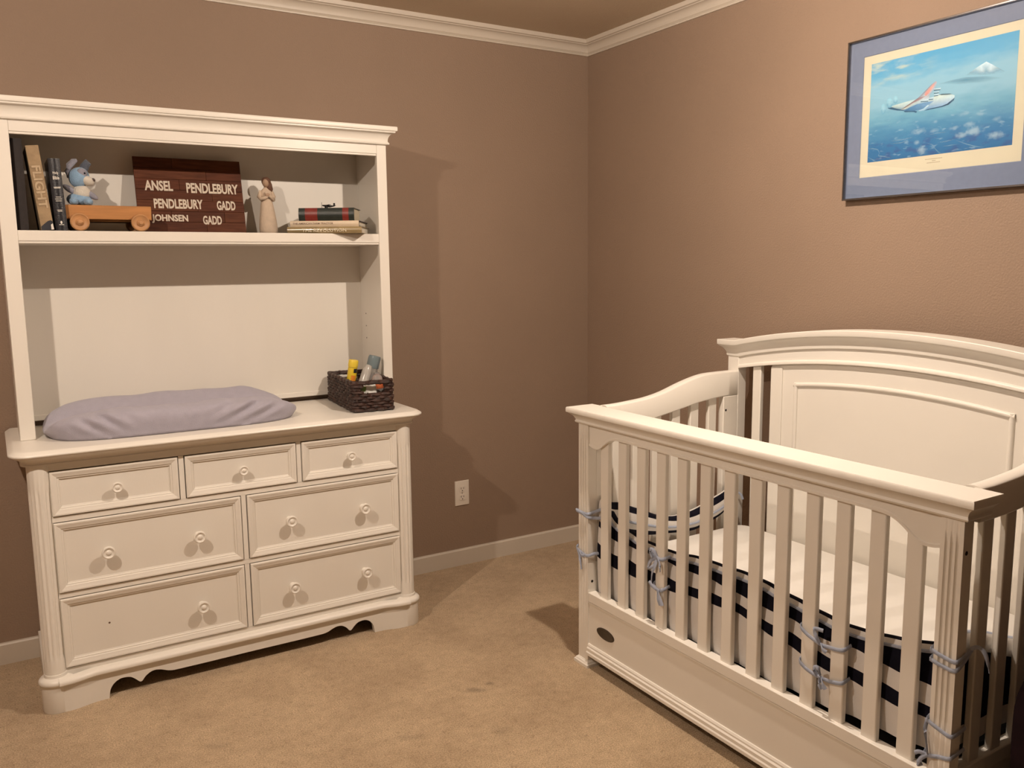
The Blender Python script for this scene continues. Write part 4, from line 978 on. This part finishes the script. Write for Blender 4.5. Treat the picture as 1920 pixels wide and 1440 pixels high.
for i, y in enumerate(yl):
    rings.append([(XH + u, (y if True else y), capz(y) + v) for u, v in hcp])
# end returns: pull the lower part of the profile in towards the post
def endret(r, sgn, yend):
    out = []
    for (x, y, z), (u, v) in zip(r, hcp):
        over = max(0, -u if u < .0 else 0.03 if u > .043 else .0)
        out.append((x, y, z))
    return out
def tap(y, v):
    # overhang at this height of the moulding
    tab = [(-.062, 0), (-.056, .0045), (-.050, .004), (-.042, .007), (-.033, .013), (-.026, .021), (-.019, .029), (0, .030)]
    lim = interp(tab, v)
    return max(HY1 - lim, min(HY0 + lim, y))
rings = [[(x, tap(y, v), z) for (x, y, z), (u, v) in zip(r, hcp)] for r in rings]
mb.loft(rings); mb.build('headboard_cap', CW, t, ang=30)
# top rail (arched board), bead below it
def tr0(y): return arch(y, 1.0540, .155)
yin = [lerp(HY0 - .053, HY1 + .053, i / 120) for i in range(121)]
mb = MB(); mb.loft([[(XH + .004, y, tr0(y)), (XH + .004, y, capz(y) - .050), (XH + .030, y, capz(y) - .050), (XH + .030, y, tr0(y))] for y in yin]); tr = mb.build('top_rail', CW, t, ang=30)
mb = MB(); mb.loft([[(XH - .004, y, tr0(y) - .003), (XH - .005, y, tr0(y) + .004), (XH - .002, y, tr0(y) + .008), (XH + .0045, y, tr0(y) + .010), (XH + .0045, y, tr0(y) - .004), (XH - .001, y, tr0(y) - .0045)] for y in yin]); mb.build('edge_bead', CW, tr, ang=50)
# centre panel with raised frame moulding, flanking slats
PYa, PYb = -1.290, -2.224
yp = [lerp(PYa, PYb, i / 80) for i in range(81)]
mb = MB(); mb.loft([[(XH + .012, y, .080), (XH + .012, y, tr0(y) + .004), (XH + .028, y, tr0(y) + .004), (XH + .028, y, .080)] for y in yp]); pn = mb.build('headboard_panel', CW, t, ang=30)
for (a, b) in ((PYa, PYa - .050), (PYb + .050, PYb)):
    mb = MB(); mb.box(XH + .006, XH + .030, a, b, .080, 1.03 - .02); mb.build('panel_stile', CW, t, bevel=.002)
def inz(y): return arch(y, .9870, .178)
ym = [lerp(-1.392, -2.145, i / 60) for i in range(61)]
mprof = [(0, 0), (-.004, 0), (-.008, .004), (-.0085, .009), (-.006, .013), (-.002, .015), (0, .015)]
mb = MB(); mb.loft([[(XH + .012 + u, y, inz(y) - .015 + v) for u, v in mprof] for y in ym]); mb.build('panel_moulding', CW, pn, ang=40)
for ye, s_ in ((-1.392, -1), (-2.145, 1)):
    mb = MB(); mb.loft([[(XH + .012 + u, ye + s_ * (.015 - v), z) for u, v in mprof] for z in (.36, inz(ye))]); mb.build('panel_moulding', CW, pn, ang=40)
for y in (-1.223, -2.291):
    mb = MB(); mb.box(XH + .008, XH + .026, y - .0190, y + .0190, .10, tr0(y) + .004); mb.build('slat', CW, t, bevel=.003)
mb = MB(); mb.box(XH + .004, XH + .032, HY0 - .053, HY1 + .053, .060, .150); mb.build('bottom_rail', CW, t, bevel=.002)
# ---- ends
ET = [(-.770, .9080), (-.720, .9085), (-.650, .9125), (-.580, .9190), (-.508, .9325), (-.428, .9560), (-.360, .9730), (-.310, .9810), (-.240, .9830), (-.190, .9830)]
EB = [(-.770, .8300), (-.700, .8300), (-.620, .8340), (-.563, .8410), (-.455, .8590), (-.337, .8795), (-.240, .8890), (-.190, .8905)]
for yc, sgn in ((YL1 + .0195, 1), (YR0 - .0195, -1)):
    xs = [lerp(X0 + .0785, XH - .0010, i / 60) for i in range(61)]
    mb = MB()
    def rg(x):
        zt_, zb2 = interp(ET, x), interp(EB, x); hw = .0195
        pts = [(yc - hw, zb2 + .004), (yc - hw, zt_ - .006)]
        for k in range(1, 6):
            a = PI * k / 6; pts.append((yc - hw * math.cos(a), zt_ - .006 + .006 * math.sin(a)))
        pts += [(yc + hw, zt_ - .006), (yc + hw, zb2 + .004), (yc + hw - .004, zb2), (yc - hw + .004, zb2)]
        return [(x, y, z) for y, z in pts]
    mb.loft([rg(x) for x in xs]); mb.build('end_rail', CW, t, ang=45)
    for x in (-.2665, -.3555, -.4445, -.5335, -.6225, -.7115):
        mb = MB(); mb.box(x - .0200, x + .0200, yc - .0080, yc + .0080, .250, interp(EB, x) + .012); mb.build('slat', CW, t, bevel=.003)
    mb = MB(); mb.box(X0 + .0785, XH - .0725, yc - .0150, yc + .0150, .2360, .2685); mb.build('end_bottom_rail', CW, t, bevel=.002)
    mb = MB(); mb.box(X0 + .0785, XH - .0725, yc - .0100, yc + .0100, .060, .2360); mb.build('end_panel', CW, t)
mb = MB(); mb.box(-.800, -.150, -1.160, -2.360, .2450, .2560); mb.build('mattress_support', M['gun'], t)

# ================================================================== MATTRESS
def rbox2(mb, x0, x1, y0, y1, z0, z1, rad, n=6):
    """box with rounded edges via stacked rounded rectangles"""
    def rr2(ins, z, r):
        a0, a1, b0, b1 = x0 + ins, x1 - ins, y0 + ins, y1 - ins; pts = []
        for cx_, cy_, st in ((a1 - r, b1 - r, 0), (a0 + r, b1 - r, PI / 2), (a0 + r, b0 + r, PI), (a1 - r, b0 + r, 1.5 * PI)):
            for i in range(n + 1):
                a = st + PI / 2 * i / n; pts.append((cx_ + r * math.cos(a), cy_ + r * math.sin(a), z))
        return pts
    rings = []
    R0 = .050
    for i in range(n + 1):
        a = PI / 2 * i / n; rings.append(rr2(rad * (1 - math.sin(a)), z0 + rad * (1 - math.cos(a)), R0 - rad * (1 - math.sin(a)) * .5))
    for i in range(n + 1):
        a = PI / 2 * i / n; rings.append(rr2(rad * (1 - math.cos(a)), z1 - rad * (1 - math.sin(a)), R0 - rad * (1 - math.cos(a)) * .5))
    mb.loft(rings)
mb = MB(); rbox2(mb, -.752, -.146, -2.345, -1.172, .2565, .4080, .026); o = mb.build('crib_mattress', M['sheet'], ang=60)
tag(o, 'white sheeted mattress lying inside the crib', 'mattress')

# ================================================================== BUMPER
t = thing('crib_bumper', 'navy and white striped padded bumper tied inside the crib slats', 'crib bumper', (-.79, -1.757, .27))
mats = [M['navy'], M['cloth'], M['tie']]
FT = {'top': [(-1.150, .600), (-1.185, .560), (-1.216, .530), (-1.312, .512), (-1.405, .503), (-1.496, .505), (-1.588, .517), (-1.682, .524), (-1.777, .528), (-1.870, .526), (-1.964, .513), (-2.053, .505), (-2.147, .502), (-2.241, .517), (-2.328, .536), (-2.37, .548)],
      'n1': [(-1.15, .500), (-1.217, .470), (-1.312, .471), (-1.497, .472), (-1.589, .471), (-1.684, .476), (-1.779, .468), (-1.872, .463), (-1.966, .461), (-2.056, .448), (-2.15, .455), (-2.244, .451), (-2.333, .449)],
      'w1': [(-1.15, .445), (-1.217, .422), (-1.313, .428), (-1.406, .421), (-1.498, .427), (-1.59, .428), (-1.685, .440), (-1.779, .440), (-1.873, .430), (-1.968, .426), (-2.057, .412), (-2.152, .408), (-2.247, .408), (-2.336, .400)],
      'n2': [(-1.15, .395), (-1.218, .378), (-1.313, .381), (-1.407, .384), (-1.498, .389), (-1.591, .400), (-1.686, .409), (-1.78, .415), (-1.874, .402), (-1.969, .390), (-2.059, .376), (-2.154, .376), (-2.249, .370), (-2.338, .370)],
      'bot': [(-2.4, .296), (-2.35, .294), (-2.25, .289), (-2.15, .281), (-2.05, .273), (-1.9, .266), (-1.7, .263), (-1.15, .261)]}
def itab(k, y):
    tab = sorted(FT[k]); return interp(tab, y)
mb = MB(); NY = 150
ysb = [lerp(-1.152, -2.362, i / NY) for i in range(NY + 1)]
XS = -.8145
# outer face rows bottom -> top, then over the piping and down the inner face
secs = []
for y in ysb:
    zt_, n1, w1, n2, zb2 = itab('top', y), itab('n1', y), itab('w1', y), itab('n2', y), itab('bot', y)
    wv = .0035 * math.sin(y * 34) + .0025 * math.sin(y * 67 + 1) 
    def xo(z):
        u = (z - zb2) / (zt_ - zb2); return XS + .013 + wv * (1 - u * .4) - .010 * math.sin(PI * min(1, u * 1.0)) + .010 * u * u
    row = []
    for a, b, m in ((zb2, n2, 4), (n2, w1, 2), (w1, n1, 2), (n1, zt_ - .019, 3)):
        for i in range(m): row.append((xo(lerp(a, b, i / m)), y, lerp(a, b, i / m)))
    row.append((xo(zt_ - .019), y, zt_ - .019)); row.append((xo(zt_) + .001, y, zt_ - .003))
    row.append((xo(zt_) + .010, y, zt_ + .002)); row.append((xo(zt_) + .022, y, zt_ - .004)); row.append((xo(zt_) + .028, y, zt_ - .020)); row.append((-.776, y, lerp(zt_, n1, .8))); row.append((-.768, y, .40)); row.append((-.764, y, .36))
    secs.append(row)
nrow = len(secs[0])
rowmat = [1] * 4 + [0] * 2 + [1] * 2 + [0] * 3 + [1] * 1 + [0, 0, 0, 0, 1, 1]
vs = [p for s_ in secs for p in s_]
for i in range(NY):
    for j in range(nrow - 1):
        a = i * nrow + j; mb.f.append((a, a + 1, a + nrow + 1, a + nrow)); mb.m.append(rowmat[min(j, len(rowmat) - 1)])
mb.v = [Vector(p) for p in vs]
fp = mb.build('front_panel', mats, t, ang=80)
mb = MB(); mb.tube([(s_[11][0] - .0015, s_[11][1], s_[11][2] + .001) for s_ in secs], .0042, 6); mb.build('piping', M['tie'], fp)
# far end panel: a sagging, folded-over roll
ETT = [(-.812, .600), (-.769, .582), (-.742, .577), (-.680, .552), (-.620, .527), (-.560, .502), (-.502, .488), (-.462, .486), (-.394, .493), (-.340, .507), (-.290, .522), (-.250, .534), (-.200, .556)]
ETB = [(-.812, .490), (-.763, .478), (-.679, .452), (-.600, .438), (-.501, .428), (-.440, .421), (-.392, .421), (-.340, .432), (-.287, .447), (-.248, .463), (-.200, .500)]
mb = MB(); secs = []; NX = 70; n = 16
for i in range(NX + 1):
    x = lerp(-.806, -.198, i / NX); zt_, zb2 = interp(ETT, x), interp(ETB, x); zc_, hz = (zt_ + zb2) / 2, (zt_ - zb2) / 2
    ring = []
    for j in range(n):
        a = 2 * PI * j / n - PI / 2
        pw = lambda c: math.copysign(abs(c) ** .6, c)
        y = -1.1700 - .0190 * pw(math.cos(a)) * (1 + .10 * math.sin(x * 60)); z = zc_ + hz * pw(math.sin(a))
        ring.append((x, y, z))
    secs.append(ring)
m_of = lambda j: [0, 0, 0, 1, 1, 0, 0, 0, 1, 1, 0, 0, 1, 1, 0, 0][j]
base = len(mb.v); mb.v += [Vector(p) for r in secs for p in r]
for i in range(NX):
    for j in range(n):
        j2 = (j + 1) % n; mb.f.append((i * n + j, i * n + j2, (i + 1) * n + j2, (i + 1) * n + j)); mb.m.append(m_of(j))
mb.f.append(tuple(range(n))); mb.m.append(1); mb.f.append(tuple(NX * n + j for j in range(n))); mb.m.append(1)
fe = mb.build('far_end_panel', mats, t, ang=80)
mb = MB(); mb.tube([(r[4][0], r[4][1] - .002, r[4][2] - .004) for r in secs], .0042, 6); mb.build('piping', M['tie'], fe)
# near end panel
ntab = [(-.80, .575), (-.66, .548), (-.56, .512), (-.47, .485), (-.36, .478), (-.25, .500), (-.20, .530)]
mb = MB(); NX = 60; secs = []
for i in range(NX + 1):
    x = lerp(-.800, -.200, i / NX); zt_ = interp(ntab, x)
    wv = .003 * math.sin(x * 50)
    row = [(x, -2.384 + wv, .300), (x, -2.388 + wv, .350), (x, -2.389 + wv, .350 + (zt_ - .35) * .33), (x, -2.387 + wv, .350 + (zt_ - .35) * .55), (x, -2.384, zt_ - .045), (x, -2.381, zt_ - .016), (x, -2.376, zt_ - .002), (x, -2.366, zt_ + .002), (x, -2.356, zt_ - .008), (x, -2.352, zt_ - .05), (x, -2.350, .41)]
    secs.append(row)
nr_ = len(secs[0]); mb.v = [Vector(p) for r in secs for p in r]; rm = [1, 0, 0, 0, 1, 1, 2, 0, 0, 1]
for i in range(NX):
    for j in range(nr_ - 1):
        a = i * nr_ + j; mb.f.append((a, a + 1, a + nr_ + 1, a + nr_)); mb.m.append(rm[j])
mb.build('near_end_panel', mats, t, ang=80)
# ribbon ties
def tie(paths, r=.0042, flat=.34):
    r = r * .78
    for pth in paths:
        pts = [Vector(p) for p in pth]; dense = []
        for i in range(len(pts) - 1):
            p0 = pts[max(0, i - 1)]; p1 = pts[i]; p2 = pts[i + 1]; p3 = pts[min(len(pts) - 1, i + 2)]
            for k in range(5):
                u = k / 5; dense.append(.5 * ((2 * p1) + (p2 - p0) * u + (2 * p0 - 5 * p1 + 4 * p2 - p3) * u * u + (3 * p1 - p0 - 3 * p2 + p3) * u ** 3))
        dense.append(pts[-1])
        mb = MB(); mb.tube(dense, r, 6, flat=flat); mb.build('tie', M['tie'], t, ang=60)
xo = X0 - .004
# far front post
tie([[(-.800, -1.190, .575), (-.822, -1.150, .552), (xo, -1.142, .546), (xo, -1.112, .545), (xo - .004, -1.084, .548), (-.842, -1.080, .545), (-.815, -1.083, .545)],
     [(-.800, -1.186, .535), (-.825, -1.150, .530), (xo, -1.142, .536), (xo - .002, -1.115, .543), (xo - .004, -1.086, .546)],
     [(-.800, -1.178, .410), (-.822, -1.150, .405), (xo, -1.143, .400), (xo, -1.112, .402), (xo - .002, -1.084, .412), (-.838, -1.079, .420)],
     [(xo - .002, -1.086, .410), (xo - .004, -1.098, .398), (xo - .005, -1.108, .380), (xo - .004, -1.114, .345)],
     [(xo - .002, -1.090, .412), (xo - .004, -1.112, .396), (xo - .003, -1.128, .398)]], r=.0065)
# bow round the fourth slat
xs_ = X0 + .008
tie([[(-.812, -1.515, .500), (xs_ + .004, -1.512, .496), (xs_, -1.495, .490), (xs_, -1.472, .495), (xs_ + .002, -1.466, .500), (-.815, -1.466, .500)],
     [(xs_, -1.480, .494), (xs_ - .008, -1.472, .515), (xs_ - .010, -1.460, .512), (xs_ - .006, -1.468, .490)],
     [(xs_, -1.482, .492), (xs_ - .008, -1.462, .478), (xs_ - .010, -1.452, .455), (xs_ - .006, -1.470, .462), (xs_, -1.482, .485)],
     [(xs_, -1.484, .490), (xs_ - .006, -1.500, .478), (xs_ - .008, -1.505, .455)],
     [(xs_, -1.480, .488), (xs_ - .006, -1.478, .462), (xs_ - .006, -1.466, .438), (xs_ - .004, -1.462, .405)],
     [(-.812, -1.466, .410), (xs_, -1.468, .405), (xs_ - .002, -1.485, .392), (xs_, -1.506, .396), (-.812, -1.512, .405)],
     [(xs_ - .002, -1.482, .392), (xs_ - .008, -1.470, .400), (xs_ - .010, -1.458, .412)],
     [(xs_ - .002, -1.486, .390), (xs_ - .008, -1.496, .370), (xs_ - .008, -1.508, .350)],
     [(xs_ - .002, -1.490, .391), (xs_ - .010, -1.505, .378), (xs_ - .009, -1.518, .352)]], r=.0065)
# tie spanning two slats near the middle
tie([[(-.812, -2.020, .480), (xs_, -2.022, .474), (xs_ - .002, -2.041, .462), (xs_ - .002, -2.064, .455), (xs_ - .003, -2.090, .450), (xs_ - .002, -2.110, .452), (xs_ - .002, -2.130, .454), (xs_, -2.150, .460), (-.812, -2.152, .466)],
     [(xs_ - .003, -2.085, .451), (xs_ - .010, -2.078, .470), (xs_ - .008, -2.070, .486), (xs_, -2.090, .486)],
     [(xs_ - .003, -2.088, .451), (xs_ - .010, -2.098, .444), (xs_ - .008, -2.108, .440)],
     [(-.812, -2.022, .392), (xs_, -2.023, .384), (xs_ - .002, -2.040, .372), (xs_ - .002, -2.066, .366), (xs_ - .003, -2.092, .366), (xs_ - .002, -2.112, .366), (xs_ - .002, -2.132, .370), (xs_, -2.150, .376), (-.812, -2.152, .382)],
     [(xs_ - .003, -2.080, .368), (xs_ - .010, -2.074, .385), (xs_ - .010, -2.086, .392), (xs_ - .004, -2.090, .372)],
     [(xs_ - .003, -2.092, .366), (xs_ - .010, -2.102, .356), (xs_ - .009, -2.110, .345)],
     [(xs_ - .003, -2.090, .366), (xs_ - .009, -2.092, .352), (xs_ - .008, -2.098, .340)]], r=.0062)
# near front post
ye = YR1 - .004
tie([[(-.806, -2.368, .558), (-.845, -2.372, .556), (xo, -2.378, .553), (xo, -2.402, .548), (xo, -2.424, .546), (-.842, ye, .548), (-.815, ye, .556), (-.795, ye, .566)],
     [(-.806, -2.368, .536), (-.845, -2.372, .534), (xo, -2.378, .531), (xo, -2.402, .527), (xo, -2.424, .526), (-.842, ye, .530), (-.815, ye, .545), (-.795, ye, .562)],
     [(-.800, ye, .565), (-.790, ye - .010, .570), (-.785, ye - .022, .560), (-.783, ye - .030, .535), (-.782, ye - .032, .520)],
     [(-.806, -2.368, .400), (-.845, -2.372, .396), (xo, -2.379, .391), (xo, -2.402, .384), (xo, -2.425, .379), (-.838, ye, .380), (-.800, ye, .386)],
     [(-.842, -2.371, .392), (xo - .002, -2.372, .372), (xo - .003, -2.376, .352), (xo - .004, -2.382, .320)],
     [(-.806, -2.368, .330), (xo, -2.372, .318), (xo - .003, -2.384, .316), (xo, -2.404, .322), (xo, -2.426, .328), (-.838, ye, .332), (-.800, ye, .338)],
     [(xo - .003, -2.382, .316), (xo - .010, -2.372, .306), (xo - .010, -2.364, .288), (xo - .005, -2.372, .292)],
     [(xo - .003, -2.380, .316), (xo - .010, -2.366, .318), (xo - .008, -2.356, .310)]], r=.0058)
# tie to the far back post
tie([[(-.215, -1.172, .548), (-.198, -1.150, .535), (-.196, -1.143, .530), (-.165, -1.144, .522), (-.152, -1.146, .520), (-.145, -1.150, .512)], [(-.150, -1.146, .520), (-.140, -1.160, .510), (-.138, -1.168, .492)]], r=.0055)

# ================================================================== DARK UPHOLSTERED SEAT at the lower right; unseen bulk shaped to block bounce light
DF = mat('dark_plum_fabric', (.022, .012, .016), .95, col2=(.012, .008, .009), vscale=14, bump=.5, bscale=60, spec=.05)
t = thing('light_block_seat', 'dark plum fabric seat beside the near crib end, unseen bulk added to block light', 'light_block_seat', (-.43, -2.90, 0))
def cushion(nm, x0, x1, y0, y1, z0, z1, p=5.0, wave=.006):
    mb = MB(); rings = []; n, k = 44, 26
    cx_, cy_, cz_ = (x0 + x1) / 2, (y0 + y1) / 2, (z0 + z1) / 2
    f = lambda c: math.copysign(abs(c) ** (2 / p), c)
    for i in range(1, k):
        th = PI * i / k; ring = []
        for j in range(n):
            ph = 2 * PI * j / n
            wv = 1 + wave * math.sin(5 * ph + 3 * th) / .2
            ring.append((cx_ + (x1 - x0) / 2 * f(math.sin(th)) * f(math.cos(ph)) * wv, cy_ + (y1 - y0) / 2 * f(math.sin(th)) * f(math.sin(ph)) * wv, cz_ - (z1 - z0) / 2 * f(math.cos(th))))
        rings.append(ring)
    mb.loft(rings); return mb.build(nm, DF, t, ang=70)
cushion('base', -.770, -.080, -3.270, -2.520, .03, .300, 9, .002)  # unseen body enlarged to block light bounced off the floor
cushion('arm', -.792, -.110, -2.640, -2.492, .05, .552)
cushion('arm', -.792, -.110, -3.300, -3.150, .05, .552)
cushion('seat', -.775, -.200, -3.150, -2.640, .290, .450, 6, .004)
cushion('bounce_block_back', -.300, -.065, -3.285, -2.505, .12, 1.020, 6, .004)  # unseen high back, added to keep bounce light off the crib end
for x in (-.73, -.14):
    for y in (-3.22, -2.57):
        mb = MB(); mb.lathe([(.016, 0), (.020, .004), (.024, .06), (.02, .062)], (x, y, 0), n=14); mb.build('leg', M['bronze'], t)

for o in bpy.data.objects:
    if '_o' in o: del o['_o']
